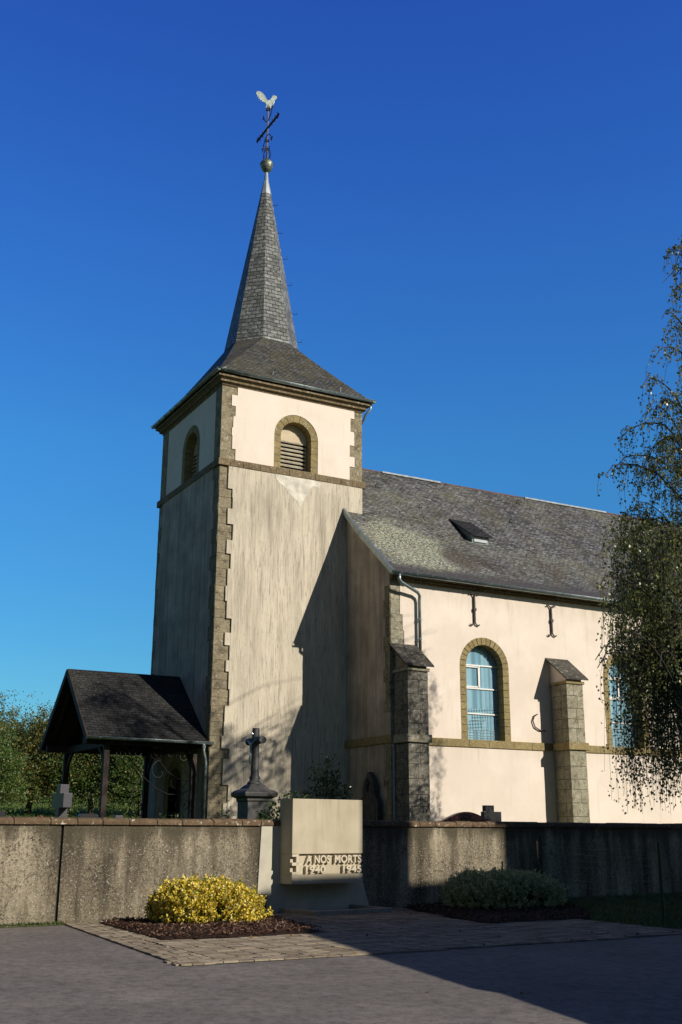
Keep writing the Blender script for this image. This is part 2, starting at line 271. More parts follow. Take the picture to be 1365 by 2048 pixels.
# ------------------------------------------------------------------ mesh kit
class MB:
    def __init__(s): s.v = []; s.f = []
    def add(s, vs, fs):
        o = len(s.v); s.v += [tuple(a) for a in vs]; s.f += [tuple(i+o for i in f) for f in fs]; return s
    def box(s, x0, y0, z0, x1, y1, z1):
        return s.add([(x0, y0, z0), (x1, y0, z0), (x1, y1, z0), (x0, y1, z0), (x0, y0, z1), (x1, y0, z1), (x1, y1, z1), (x0, y1, z1)],
                     [(0, 3, 2, 1), (4, 5, 6, 7), (0, 1, 5, 4), (1, 2, 6, 5), (2, 3, 7, 6), (3, 0, 4, 7)])
    def obox(s, o, ax, ay, az):
        o, ax, ay, az = Vector(o), Vector(ax), Vector(ay), Vector(az)
        return s.add([o, o+ax, o+ax+ay, o+ay, o+az, o+ax+az, o+ax+ay+az, o+ay+az], [(0, 3, 2, 1), (4, 5, 6, 7), (0, 1, 5, 4), (1, 2, 6, 5), (2, 3, 7, 6), (3, 0, 4, 7)])
    def beam(s, a, b, w, h, upv=(0, 0, 1)):
        a, b = Vector(a), Vector(b); d = (b-a); l = d.length; d.normalize(); sd = d.cross(Vector(upv)).normalized(); u = sd.cross(d)
        return s.obox(a-sd*w/2-u*h/2, sd*w, u*h, d*l)
    def tube(s, pts, r, n=8, cap=True):
        pts = [Vector(p) for p in pts]; rs = r if hasattr(r, '__len__') else [r]*len(pts)
        t0 = (pts[1]-pts[0]).normalized(); ref = Vector((0, 0, 1)) if abs(t0.z) < .9 else Vector((1, 0, 0)); nx = t0.cross(ref).normalized()
        vs = []; fs = []
        for i, p in enumerate(pts):
            t = (pts[min(i+1, len(pts)-1)]-pts[max(i-1, 0)]).normalized(); nx = (nx-t*nx.dot(t)); nx = nx.normalized() if nx.length > 1e-6 else t.orthogonal().normalized(); ny = t.cross(nx)
            for k in range(n): a = 2*math.pi*k/n; vs.append(p+(nx*math.cos(a)+ny*math.sin(a))*rs[i])
        for i in range(len(pts)-1):
            for k in range(n): fs.append((i*n+k, i*n+(k+1) % n, (i+1)*n+(k+1) % n, (i+1)*n+k))
        if cap: fs += [tuple(range(n))[::-1], tuple(range((len(pts)-1)*n, len(pts)*n))]
        return s.add(vs, fs)
    def lathe(s, c, prof, n=24, sq=False):
        vs = []; fs = []; off = math.pi/4 if sq else 0; n = 4 if sq else n; k2 = math.sqrt(2) if sq else 1
        for (r, z) in prof:
            for k in range(n): a = 2*math.pi*k/n+off; vs.append((c[0]+r*k2*math.cos(a), c[1]+r*k2*math.sin(a), c[2]+z))
        for i in range(len(prof)-1):
            for k in range(n): fs.append((i*n+k, i*n+(k+1) % n, (i+1)*n+(k+1) % n, (i+1)*n+k))
        fs += [tuple(range(n))[::-1], tuple(range((len(prof)-1)*n, len(prof)*n))]
        return s.add(vs, fs)
    def panel(s, loops, o, u, v, nrm, th):
        """polygon with holes in the (u,v) plane at o, thickened by th along -nrm (front face at o)"""
        o, u, v, nn = Vector(o), Vector(u), Vector(v), Vector(nrm)
        L3 = [[Vector((a, b, 0)) for a, b in lp] for lp in loops]
        tris = tessellate_polygon(L3); flat = [p for lp in L3 for p in lp]; k = len(flat)
        fr = [o+u*p.x+v*p.y for p in flat]; bk = [p-nn*th for p in fr]
        fs = []
        for t in tris:
            a, b, c_ = (fr[i] for i in t); 
            if (b-a).cross(c_-a).dot(nn) < 0: t = t[::-1]
            fs.append(tuple(t)); fs.append(tuple(i+k for i in t[::-1]))
        st = 0
        for lp in loops:
            m_ = len(lp)
            for i in range(m_): a = st+i; b = st+(i+1) % m_; fs.append((a, b, b+k, a+k))
            st += m_
        return s.add(fr+bk, fs)

def make(name, mb, mat, parent=None, smooth=False, bevel=0, fixn=True, root=None):
    me = bpy.data.meshes.new(name)
    off = Vector(root) if root is not None else (parent_origin(parent) if parent else Vector((0, 0, 0)))
    me.from_pydata([tuple(Vector(p)-off) for p in mb.v], [], mb.f)
    if fixn:
        bm = bmesh.new(); bm.from_mesh(me); bmesh.ops.recalc_face_normals(bm, faces=bm.faces); bm.to_mesh(me); bm.free()
    uv = me.uv_layers.new(name='UVMap')
    for p in me.polygons:
        nn = p.normal; u = Vector((0, 0, 1)).cross(nn)
        u = Vector((1, 0, 0)) if u.length < .05 else u.normalized(); v = nn.cross(u)
        for li in p.loop_indices:
            co = me.vertices[me.loops[li].vertex_index].co+off; uv.data[li].uv = (co.dot(u), co.dot(v))
        p.use_smooth = smooth
    me.materials.append(M[mat] if isinstance(mat, str) else mat)
    o = bpy.data.objects.new(name, me); C.objects.link(o)
    if parent is not None: o.parent = parent
    else: o.location = off
    if parent is not None and root is not None: pass
    if bevel:
        b = o.modifiers.new('bevel', 'BEVEL'); b.width = bevel; b.segments = 2; b.limit_method = 'ANGLE'
    if parent is not None:
        po = parent_origin(parent); o['_o'] = list(off)
        o.location = off-po
    else: o['_o'] = list(off)
    return o
def parent_origin(p): return Vector(p['_o'])
def thing(name, label, cat, loc, group=None):
    o = bpy.data.objects.new(name, None); C.objects.link(o); o.location = loc; o.empty_display_size = .3
    o['_o'] = list(loc); o['label'] = label; o['category'] = cat
    if group: o['group'] = group
    return o
def tag(o, label, cat, group=None, kind=None):
    o['label'] = label
    if cat: o['category'] = cat
    if group: o['group'] = group
    if kind: o['kind'] = kind
    return o
def struct(name, mb, mat, **k):
    o = make(name, mb, mat, **k); o['kind'] = 'structure'; return o
def cards(name, pos, size, mat, parent=None, root=(0, 0, 0), dirs=None, aspect=.7, up_bias=0., hang=False):
    """many small leaf faces (rhombs folded on nothing) as one mesh"""
    pos = np.asarray(pos, dtype=np.float64)-np.asarray(root); n_ = len(pos)
    sz = size*(0.7+0.6*rng.random(n_))
    if dirs is None:
        d = rng.normal(size=(n_, 3)); 
        if hang: d[:, 2] = -abs(d[:, 2])-1.0
        if up_bias: d[:, 2] += up_bias
    else: d = np.asarray(dirs)+rng.normal(size=(n_, 3))*.35
    d /= np.linalg.norm(d, axis=1)[:, None]
    q = rng.normal(size=(n_, 3)); e = np.cross(d, q); e /= np.linalg.norm(e, axis=1)[:, None]+1e-9
    nn = np.cross(d, e)
    a = pos; b = pos+d*(sz*.45)[:, None]+e*(sz*aspect*.5)[:, None]+nn*(sz*.08)[:, None]; c_ = pos+d*sz[:, None]; f = pos+d*(sz*.45)[:, None]-e*(sz*aspect*.5)[:, None]+nn*(sz*.08)[:, None]
    V_ = np.stack([a, b, c_, f], 1).reshape(-1, 3)
    me = bpy.data.meshes.new(name); me.vertices.add(n_*4); me.vertices.foreach_set('co', V_.ravel())
    me.loops.add(n_*4); me.loops.foreach_set('vertex_index', np.arange(n_*4)); me.polygons.add(n_)
    me.polygons.foreach_set('loop_start', np.arange(n_)*4); me.polygons.foreach_set('loop_total', np.full(n_, 4)); me.update()
    me.materials.append(M[mat]); o = bpy.data.objects.new(name, me); C.objects.link(o); o['_o'] = list(root)
    if parent is not None: o.parent = parent; o.location = Vector(root)-parent_origin(parent)
    else: o.location = root
    return o
X, Y, Z = Vector((1, 0, 0)), Vector((0, 1, 0)), Vector((0, 0, 1))

# ------------------------------------------------------------------ ground
GZ = 1.05    # churchyard level
mb = MB().add([(-600, -700, -.03), (900, -700, -.03), (900, -9.0, -.03), (-600, -9.0, -.03)], [(0, 1, 2, 3)])
struct('ground', mb, 'turf')
mb = MB().add([(-60, -80, 0), (45, -80, 0), (45, -12.3, 0), (-60, -14.5, 0)], [(0, 1, 2, 3)])
# asphalt yields to lawn on the right of the memorial forecourt
mb = MB().add([(-60, -80, 0), (45, -80, 0), (45, -19.9, 0), (.9, -19.6, 0), (.9, -12.4, 0), (-9, -13.3, 0), (-60, -19, 0)], [(0, 1, 2, 3, 4, 5, 6)])
struct('road', mb, 'asphalt')
WA, WB = Vector((-9.0, -12.8, 0)), Vector((9.57, -10.43, 0)); WD = (WB-WA).normalized(); WN = Vector((WD.y, -WD.x, 0))   # WN points to the viewer
def wp(x, d=0, z=0): t = (x-WA.x)/WD.x; return WA+WD*t+WN*d+Z*z
# churchyard terrain behind the wall, rising to an orchard meadow
xs = [-300, -120, -60, -30, -20, -12, -6, 0, 8, 16, 30, 60, 120, 400]; ys = [0, 4, 10, 14, 16, 18, 20, 22, 24, 28, 32, 38, 44, 50, 56, 62, 70, 80, 200, 600]
def TZ(dy): return float(np.interp(dy, [0, 12, 24, 38, 50, 62, 80, 200, 600], [GZ, GZ, 1.5, 2.0, 2.75, 3.6, 4.7, 9, 16]))
vs = []; fs = []
for j, dy in enumerate(ys):
    for x in xs:
        b_ = wp(x, -.2); z = TZ(dy)
        vs.append((b_.x, b_.y+dy, z+random.uniform(-.03, .03)*(dy > 20)))
for j in range(len(ys)-1):
    for i in range(len(xs)-1): a = j*len(xs)+i; fs.append((a, a+1, a+1+len(xs), a+len(xs)))
struct('churchyard_ground', MB().add(vs, fs), 'turf')

# forecourt of concrete setts
PAV = [(-7.9, -13.05), (-8.25, -19.65), (-.15, -19.3), (1.05, -19.1), (.75, -16.7), (3.0, -13.0), (3.0, -11.5)]
def inside(pt, poly):
    x, y = pt; r = False
    for i in range(len(poly)):
        (x1, y1), (x2, y2) = poly[i], poly[i-1]
        if (y1 > y) != (y2 > y) and x < (x2-x1)*(y-y1)/(y2-y1)+x1: r = not r
    return r
struct('sett_bedding', MB().add([(x, y, .004) for x, y in PAV], [tuple(range(len(PAV)))]), 'sand')
BED1 = [(-7.35, -13.25), (-7.4, -16.6), (-5.9, -16.75), (-4.7, -16.5), (-4.05, -12.7)]
BED2 = [(-.5, -12.2), (-1.35, -16.3), (1.3, -16.2), (3.1, -13.2), (3.2, -11.7)]
mb = MB()
y = -19.55; row = 0
while y < -11.8:
    border = row < 3; bl = .21 if border else .34; x = -8.3+(.1 if (row % 2 and border) else 0)
    while x < 3.2:
        cx_, cy_ = x+bl/2, y+.07
        lb = -8.25+.35*(y+.08+19.65)/6.6+.455; xa_ = max(x, lb) if not border else x
        if (border or x+bl-lb > .06) and inside((cx_, cy_), PAV) and not inside((cx_, cy_), BED1) and not inside((cx_, cy_), BED2) :
            h = .016+random.uniform(0, .008); g_ = .006; t = random.uniform(-.006, .006)
            ym = y+.035*(x+8)*.08
            g_ = .006 if border else .011; t = t if border else 0; mb.box((xa_ if xa_ > x else x+g_), ym+g_+t, .0, x+bl-g_, ym+(.15 if border else .17)-g_, h)
        x += bl
    y += .15 if border else .17; row += 1
for k in range(3):                     # the border laid lengthwise along the left edge
    y = -19.6
    while y < -13.1:
        t = (y+19.65)/6.6; x = -8.25+.35*t+k*.15; mb.box(x+.006, y+.006, 0, x+.144, y+.204, .018+random.uniform(0, .008)); y += .21
struct('paving', mb, 'sett')
for nm, bed, k in (('mulch_bed', BED1, 6500), ('mulch_bed', BED2, 6500)):
    cx_ = sum(p[0] for p in bed)/5; cy_ = sum(p[1] for p in bed)/5
    vs = [(x, y, .03) for x, y in bed]+[(cx_+(x-cx_)*.8, cy_+(y-cy_)*.8, .09) for x, y in bed]+[(cx_, cy_, .11)]
    fs = [(i, (i+1) % 5, 5+(i+1) % 5, 5+i) for i in range(5)]+[(5+i, 5+(i+1) % 5, 10) for i in range(5)]
    o = make(nm, MB().add(vs, fs), 'soil'); o['kind'] = 'structure'
    pts = []; x0, x1 = min(p[0] for p in bed), max(p[0] for p in bed); y0, y1 = min(p[1] for p in bed), max(p[1] for p in bed)
    while len(pts) < k:
        p = (random.uniform(x0-.1, x1+.1), random.uniform(y0-.1, y1+.1))
        if inside(p, bed) or (random.random() < .08 and inside((p[0]*.96+cx_*.04, p[1]*.96+cy_*.04), bed)):
            e = min(1, max(0, 1-max(abs(p[0]-cx_)/(x1-x0), abs(p[1]-cy_)/(y1-y0))*1.6)); pts.append((*p, .045+.07*e+random.uniform(0, .02)))
    d = rng.normal(size=(k, 3)); d[:, 2] *= .3
    o = cards('bark_chips', pts, .048, 'chip', dirs=d, aspect=.5)
    tag(o, 'reddish brown bark chips under the %s bush' % ('yellow' if bed is BED1 else 'grey green'), 'mulch', kind='stuff')
# lawn on the right
LAWN = [(.95, -19.5), (.8, -16.7), (3.1, -13.1), (3.2, -11.45), (24, -8.9), (24, -19.7)]
struct('lawn', MB().add([(x, y, .006) for x, y in LAWN], [tuple(range(6))]), 'turf')
pts = []
while len(pts) < 26000:
    p = (random.uniform(.8, 9), random.uniform(-19.5, -10.6))
    if inside(p, LAWN): pts.append((*p, 0))
d = rng.normal(size=(len(pts), 3))*.35; d[:, 2] = 1
tag(cards('grass', pts, .10, 'grass_leaf', dirs=d, aspect=.12), 'short grass of the lawn by the wire fence', 'grass', kind='stuff')
pts = []; 
for i in range(2500):
    x = random.uniform(-14, -7.9); q = wp(x, .2+abs(random.gauss(0, .14))); pts.append((q.x, q.y, .0))
d = rng.normal(size=(len(pts), 3))*.6; d[:, 2] = 1
tag(cards('weeds', pts, .06, 'grass_leaf', dirs=d, aspect=.3), 'low weeds and moss at the foot of the long wall', 'weeds', kind='stuff')
pts = []
for i in range(16): pts.append((random.uniform(-12, -5), random.uniform(-27, -18), .012))
for i in range(120): pts.append((random.uniform(-7.5, 2.5), random.uniform(-19.6, -12.8), .035))
d = rng.normal(size=(len(pts), 3)); d[:, 2] *= .2
tag(cards('fallen_leaves', pts, .05, 'dry_leaf', dirs=d, aspect=.8), 'scattered dry brown leaves on the asphalt and setts', 'leaves', kind='stuff')

# ------------------------------------------------------------------ church
TX, TY = 5.6, 6.0
church = thing('church', 'cream rendered village church with slate spire and buttressed nave', 'church', (2.8, 3, GZ))
ZS0, ZS1, ZC = 13.50, 13.74, 16.45     # string course, belfry wall top
def arch(cx, zs, zsp, r, n=16):
    return [(cx-r, zs), (cx+r, zs)]+[(cx+r*math.cos(math.pi*i/n), zsp+r*math.sin(math.pi*i/n)) for i in range(n+1)]
AW = [(2.885, 13.80, 14.98, .60)]      # belfry opening: centre, sill, springing, radius
# stone core with real openings
mb = MB()
loop = [(0, 0), (TX, 0), (TX, ZC+.3), (0, ZC+.3)]
mb.panel([[(0, 0), (TX, 0), (TX, ZC+.3), (0, ZC+.3)], arch(2.885, 13.8, 14.98, .63)], (0, .03, 0), X, Z, -Y, .55)
DOOR = (3.0, GZ-.1, 2.95, .62)
mb2 = [[(.6, 0), (TY-.6, 0), (TY-.6, ZC+.3), (.6, ZC+.3)], arch(2.9, 13.8, 14.98, .63), arch(*DOOR)]
mb.panel(mb2, (.03, 0, 0), Y, Z, -X, .55)
mb.box(TX-.6, .6, 0, TX-.03, TY-.6, ZC+.3); mb.box(0, TY-.6, 0, TX, TY-.03, ZC+.3); 
make('tower_core', mb, 'quoin', church)
# quoin blocks and toothed plaster panels
def teeth(z0, z1, wmin, wmax, hmin, hmax, seed, grow=0):
    r_ = random.Random(seed); out = []; z = z0; big = True
    while z < z1-.05:
        h = r_.uniform(hmin, hmax); 
        if z1-z-h < hmin*.7: h = z1-z
        w_ = (r_.uniform(wmax*.85, wmax) if big else r_.uniform(wmin, wmin*1.25))*(1+grow*(1-(z-z0)/(z1-z0))); out.append((z, min(z1, z+h), w_)); z += h; big = not big if r_.random() < .85 else big
    return out
def toothloop(L, Rt, z0, z1, W):
    lp = []
    lp += [(w_, z) for (a, b, w_) in L for z in (a, b)][::1]      # left edge going up
    lp = lp+[(W-w_, z) for (a, b, w_) in Rt[::-1] for z in (b, a)]
    return lp[::-1]
def dedupe(lp):
    o = []
    for p in lp:
        if not o or (abs(p[0]-o[-1][0])+abs(p[1]-o[-1][1])) > 1e-6: o.append(p)
    return o
def quoins(mb, T, o, u, W, nrm, th, side, dd=.30):
    o, u, nrm = Vector(o), Vector(u), Vector(nrm)
    for (a, b, w_) in T:
        cut = [a, b] if b-a < .5 else [a, (a+b)/2, b]
        for za, zb in zip(cut[:-1], cut[1:]):
            j = .003; pr = random.uniform(-.004, .006)
            x0 = 0 if side == 0 else W-w_-.03
            mb.obox(o+u*(x0+(.0 if side == 0 else j))+Z*(za+j)+nrm*pr, u*(w_+.03-j), Z*(zb-za-2*j), -nrm*dd)
TS_L = teeth(GZ-.2, ZS0, .27, .48, .30, .60, 3, .55); TS_R = teeth(GZ-.2, ZS0, .05, .05001, 2, 3, 4)
TU_L = teeth(ZS1, ZC, .36, .58, .28, .50, 5); TU_R = teeth(ZS1, ZC, .28, .50, .3, .6, 6)
TW_L = teeth(GZ-.2, ZS0, .30, .52, .35, .62, 9); TW_R = teeth(GZ-.2, ZS0, .30, .55, .35, .62, 8)
TWU_L = teeth(ZS1, ZC, .25, .48, .28, .50, 10); TWU_R = teeth(ZS1, ZC, .28, .48, .3, .55, 11)
mb = MB()
quoins(mb, TS_L, (0, 0, 0), X, TX, -Y, .3, 0, .25); make('quoins', mb, 'quoin', church, bevel=.008); mb = MB()
quoins(mb, TU_L, (.05, .05, 0), X, TX, -Y, .3, 0, .02); make('quoins', mb, 'quoin', church, bevel=.008); mb = MB(); quoins(mb, TU_R, (0, .05, 0), X, TX-.05, -Y, .3, 1, .3); make('quoins', mb, 'quoin', church, bevel=.008); mb = MB()
quoins(mb, TW_L, (-.014, .02, 0), Y, TY, -X, .3, 0, .02); make('quoins', mb, 'quoin', church, bevel=.008); mb = MB(); quoins(mb, TW_R, (0, 0, 0), Y, TY, -X, .3, 1); make('quoins', mb, 'quoin', church, bevel=.008); mb = MB()
quoins(mb, TWU_L, (.036, .06, 0), Y, TY, -X, .3, 0, .3); make('quoins', mb, 'quoin', church, bevel=.008); mb = MB(); quoins(mb, TWU_R, (.05, 0, 0), Y, TY-.05, -X, .3, 1)
make('quoins', mb, 'quoin', church, bevel=.008)
lo = dedupe(toothloop(TS_L, TS_R, GZ, ZS0, TX)); mb = MB().panel([lo], (0, -.06, 0), X, Z, -Y, .085)
make('tower_render', mb, 'old', church)
lo = dedupe(toothloop(TU_L, TU_R, 0, 0, TX-.05)); mb = MB().panel([lo, arch(2.885, ZS1+.001, 14.98, .87)], (.0, .02, 0), X, Z, -Y, .05)
# the surround stands in a notch of the render: build as loop with the arch merged in the bottom edge
def notch(lp, ar):          # lp is clockwise-from-right list; insert arch into the bottom edge
    zb = min(p[1] for p in lp); bot = [i for i in range(len(lp)) if abs(lp[i][1]-zb) < 1e-6]
    for i in range(len(lp)):
        a, b = lp[i], lp[(i+1) % len(lp)]
        if abs(a[1]-zb) < 1e-5 and abs(b[1]-zb) < 1e-5 and abs(a[0]-b[0]) > 1.5:
            seq = ar[2:]; seq = [(ar[1][0], zb)]+seq+[(ar[0][0], zb)]      # from right foot over the top to left foot
            if b[0] > a[0]: seq = seq[::-1]
            return lp[:i+1]+seq+lp[i+1:]
    return lp
lu = notch(lo, arch(2.885, ZS1, 14.98, .87)); make('belfry_render', MB().panel([lu], (0, -.0, 0), X, Z, -Y, .035), 'cream', church)
lw = dedupe(toothloop(TW_L, TW_R, 0, 0, TY))
ar = arch(3.0, GZ-.2, 2.95, .86); zb = min(p[1] for p in lw); lw = notch(lw, [(3.0-.86, zb), (3.0+.86, zb)]+ar[2:])
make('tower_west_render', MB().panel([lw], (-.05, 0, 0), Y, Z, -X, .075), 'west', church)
lwu = dedupe(toothloop(TWU_L, TWU_R, 0, 0, TY-.05)); lwu = notch(lwu, arch(2.9, ZS1, 14.98, .87))
make('belfry_west_render', MB().panel([lwu], (.02, 0, 0), Y, Z, -X, .055), 'cream', church)
# exposed white plaster patch under the belfry opening
pp = [(2.05, 13.49), (3.62, 13.49), (3.85, 13.42), (3.8, 13.22), (3.55, 13.28), (3.36, 13.05), (3.22, 12.78), (3.05, 12.42), (2.92, 12.58), (2.8, 12.72), (2.55, 12.88), (2.42, 13.08), (2.2, 13.2), (2.08, 13.36)]
make('bare_plaster_patch', MB().panel([pp[::-1]], (0, -.066, 0), X, Z, -Y, .01), plain('pale_filler_plaster', (.62, .58, .48), .9, 0, .3, 3), church)
pp = [(.75, 13.49), (2.6, 13.49), (2.4, 12.9), (2.0, 12.7), (1.6, 12.95), (1.5, 12.3), (1.1, 12.1), (.9, 12.7)]
# string course
mb = MB(); px = 0
def band(mb, x0, x1, o, u, nrm, z0, z1, pr, seg=.55):
    x = x0
    while x < x1-.01:
        l = min(seg*random.uniform(.8, 1.2), x1-x)
        if x1-x-l < .15: l = x1-x
        k = random.uniform(-.004, .004); mb.obox(Vector(o)+u*(x+.003)+Z*z0+nrm*(pr+k), u*(l-.006), Z*(z1-z0), -nrm*(pr+k+.03)); x += l
band(mb, -.085, TX+.085, (0, 0, 0), X, -Y, ZS0, ZS1, .085); band(mb, .0, TY+.085, (0, 0, 0), Y, -X, ZS0, ZS1, .085)
band(mb, 0, TY, (TX, 0, 0), Y, X, ZS0, ZS1, .085)
make('string_course', mb, 'cornice', church, bevel=.012)
# cornice: moulded profile swept round the tower
def ring(mb, e0, z0, e1, z1):
    def q(e, z): return [(-e, -e, z), (TX+e, -e, z), (TX+e, TY+e, z), (-e, TY+e, z)]
    mb.add(q(e0, z0)+q(e1, z1), [(i, (i+1) % 4, 4+(i+1) % 4, 4+i) for i in range(4)])
mb = MB()
prof = [(-.3, ZC-.02), (-.02, ZC-.02), (.02, ZC+.02), (.02, ZC+.06), (.07, ZC+.10), (.12, ZC+.10), (.12, ZC+.16), (.20, ZC+.24), (.24, ZC+.24), (.24, ZC+.32), (-.3, ZC+.34)]
for a, b in zip(prof[:-1], prof[1:]): ring(mb, *a, *b)
make('cornice', mb, 'cornice', church, fixn=False)
# gutter round the belfry
def gutter(mb, a, b, outn, r=.075, seams=True, gap=.62):
    a, b = Vector(a), Vector(b); d = (b-a).normalized(); L_ = (b-a).length; n_ = 10
    vs = []; 
    for p in (a, b):
        for rr in (r, r-.012):
            for k in range(n_+1): t = math.pi*(k/n_); vs.append(p+outn*(-math.cos(t)*rr)+Z*(-math.sin(t)*rr))
    k = n_+1; fs = []
    for i in range(n_): fs.append((i, i+1, 2*k+i+1, 2*k+i)); fs.append((k+i, 3*k+i, 3*k+i+1, k+i+1)); fs.append((i, k+i, k+i+1, i+1)); fs.append((2*k+i, 2*k+i+1, 3*k+i+1, 3*k+i))
    fs += [(0, 2*k, 3*k, k), (n_, k+n_, 3*k+n_, 2*k+n_)]
    mb.add(vs, fs); mb.tube([a+outn*r, b+outn*r], .014, 6)
    x = gap*.5
    while seams and x < L_:
        p = a+d*x; mb.tube([p+outn*(-math.cos(math.pi*t/8)*(r+.006))+Z*(-math.sin(math.pi*t/8)*(r+.006)) for t in range(9)], .010, 5); x += gap
mb = MB(); E = .31; gz = ZC+.43
for a, b, o_ in (((-E-.07, -E, gz), (TX+E+.07, -E, gz), -Y), ((-E, -E-.07, gz), (-E, TY+E+.07, gz), -X), ((TX+E, -E-.07, gz), (TX+E, TY+E, gz), X)): gutter(mb, a, b, o_)
make('gutter', mb, 'zinc', church, smooth=True, fixn=True)
# broach roof and octagonal spire
cxs, cys, RS, ZB, ZA = 2.8, 3.0, 1.42, 19.45, 27.45
def octa(r, z, k): an = R(-112.5+45*k); return Vector((cxs+r*math.cos(an), cys+r*math.sin(an), z))
ev = .33; ez = ZC+.36
cor = [Vector((-ev, -ev, ez)), Vector((TX+ev, -ev, ez)), Vector((TX+ev, TY+ev, ez)), Vector((-ev, TY+ev, ez))]
O = [octa(RS, ZB, k) for k in range(8)]
mb = MB()
# slightly belled: intermediate ring
def lerp(a, b, t): return a+(b-a)*t
segs = 5
def flare(t): return t-.025*math.sin(math.pi*t)
for k in range(4):
    c0, c1 = cor[k], cor[(k+1) % 4]; a, b = O[2*k], O[2*k+1]; nxt = O[(2*k+2) % 8]
    # main face c0-c1-b-a, corner triangle c1-nxt-b
    for i in range(segs):
        t0, t1 = i/segs, (i+1)/segs
        def P(p, q, t): v = lerp(p, q, t); v = v.copy(); v.z = p.z+(q.z-p.z)*flare(t); return v
        mb.add([P(c0, a, t0), P(c1, b, t0), P(c1, b, t1), P(c0, a, t1)], [(0, 1, 2, 3)])
        if i == 0: mb.add([c1, P(c1, nxt, t1), P(c1, b, t1)], [(0, 1, 2)])
        else: mb.add([P(c1, b, t0), P(c1, nxt, t0), P(c1, nxt, t1), P(c1, b, t1)], [(0, 1, 2, 3)])
make('broach_roof', mb, 'slate_hip', church, fixn=False)
mb = MB(); T_ = [octa(.10, ZA-.35, k) for k in range(8)]; B_ = [octa(RS+.04, ZB-.03, k) for k in range(8)]
zc_ = 26.45; kf = (zc_-ZB)/(ZA-.35-ZB); Cc = [lerp(B_[k], T_[k], kf) for k in range(8)]
for k in range(8): mb.add([B_[k], B_[(k+1) % 8], Cc[(k+1) % 8], Cc[k]], [(0, 1, 2, 3)])
mb.add(B_, [tuple(range(8))[::-1]])
make('spire', mb, 'slate_spire', church, fixn=False)
mb = MB()
for k in range(8):
    D_ = [lerp(B_[j], T_[j], kf-.004)+(lerp(B_[j], T_[j], kf)-Vector((cxs, cys, zc_))).normalized()*.014 for j in (k, (k+1) % 8)]
    mb.add([D_[0], D_[1], T_[(k+1) % 8], T_[k]], [(0, 1, 2, 3)])
mb.tube([(cxs, cys, ZA-.4), (cxs, cys, ZA+.15)], [.10, .05], 8)
make('spire_cap', mb, 'lead', church, fixn=False)
mb = MB()
for k in range(8): mb.beam(O[k]+Z*.0, O[(k+1) % 8]+Z*.0, .06, .035)
make('roof_flashing', mb, 'lead', church); mb = MB()
mb.beam(cor[0]+Vector((.02, .02, .03)), lerp(cor[0], O[0], .10)+Z*-.05, .30, .02); make('roof_flashing', mb, 'lead', church); mb = MB(); mb.beam(cor[1]+Vector((-.05, .05, .02)), lerp(cor[1], O[1], .14)+Z*-.1, .22, .02)
make('roof_flashing', mb, 'lead', church)
mb = MB()
for z in (20.0, 21.2, 22.45, 23.6, 24.75, 26.0):
    t = (z-ZB)/(ZA-.35-ZB); p = lerp(B_[2], T_[2], t); q = (p-Vector((cxs, cys, p.z))).normalized()
    make('spire_hook', MB().tube([p, p+q*.20, p+q*.20+Z*.13], .010, 5), 'iron', church)
mb = MB()
for (x, t) in ((1.9, .12), (4.6, .06)):
    p = Vector((x, -ev+.1+t*2, ez+.12+t*1.6)); mb.tube([p, p+Vector((.0, -.05, .22)), p+Vector((.05, -.2, .30))], .012, 5); mb.tube([p, p+Vector((.25, .1, .10))], .010, 5); make('roof_hook', mb, 'lead', church); mb = MB()
# ball, cross and weathercock
BZ = 27.80
mb = MB().lathe((cxs, cys, BZ), [(.03, -.33), (.10, -.28), (.18, -.20), (.235, -.10), (.262, .0), (.268, .055), (.282, .06), (.282, .085), (.266, .09), (.24, .16), (.19, .23), (.12, .275), (.03, .295)], 20)
make('spire_ball', mb, 'copper', church, smooth=False)
xr = thing('_tmp', '', '', (0, 0, 0)); bpy.data.objects.remove(xr)
mb = MB(); ctr = Vector((cxs, cys, 29.62))
mb.tube([(cxs, cys, BZ+.2), (cxs, cys, 30.72)], .032, 6)
fin = make('finial_cross', mb, plain('painted_iron_shaft', (.22, .17, .15), .5, .2), church)
# arms of the cross run along the nave-to-tower axis, seen steeply from below
A_ = Vector((0, 1, 0)); mb = MB(); HL = 1.0
mb.beam(ctr-A_*HL, ctr+A_*HL, .07, .05)
def curl(mb, c, u, v, r, t0, t1, rad=.014, turns_in=.0, n=14):
    pts = []
    for i in range(n+1): t = t0+(t1-t0)*i/n; rr = r*(1-turns_in*i/n); pts.append(c+u*math.cos(t)*rr+v*math.sin(t)*rr)
    mb.tube(pts, rad, 5)
for sg in (-1, 1):
    e = ctr+A_*sg*HL
    for d_ in (A_*sg*.14, Z*.16-A_*sg*.04, Z*-.16-A_*sg*.04): mb.tube([e, e+d_], [.045, .012], 6)
    for m_ in (.45, .72):
        for s2 in (-1, 1): p = ctr+A_*sg*HL*m_; mb.tube([p, p+Z*s2*.13, p+Z*s2*.13+A_*sg*.07], .018, 5)
    for s2 in (-1, 1):
        # branching scrolls in the four angles
        p0 = ctr+Z*s2*.35; p1 = ctr+A_*sg*.30+Z*s2*.52; p2 = ctr+A_*sg*.42+Z*s2*.75
        mb.tube([p0, lerp(p0, p1, .5)-Z*s2*.05, p1, p2], .02, 5); mb.tube([p2-A_*.09*sg, p2, p2+A_*.10*sg+Z*s2*-.03], .022, 5); mb.tube([p2, p2+Z*s2*.16+A_*sg*.03], [.028, .008], 5)
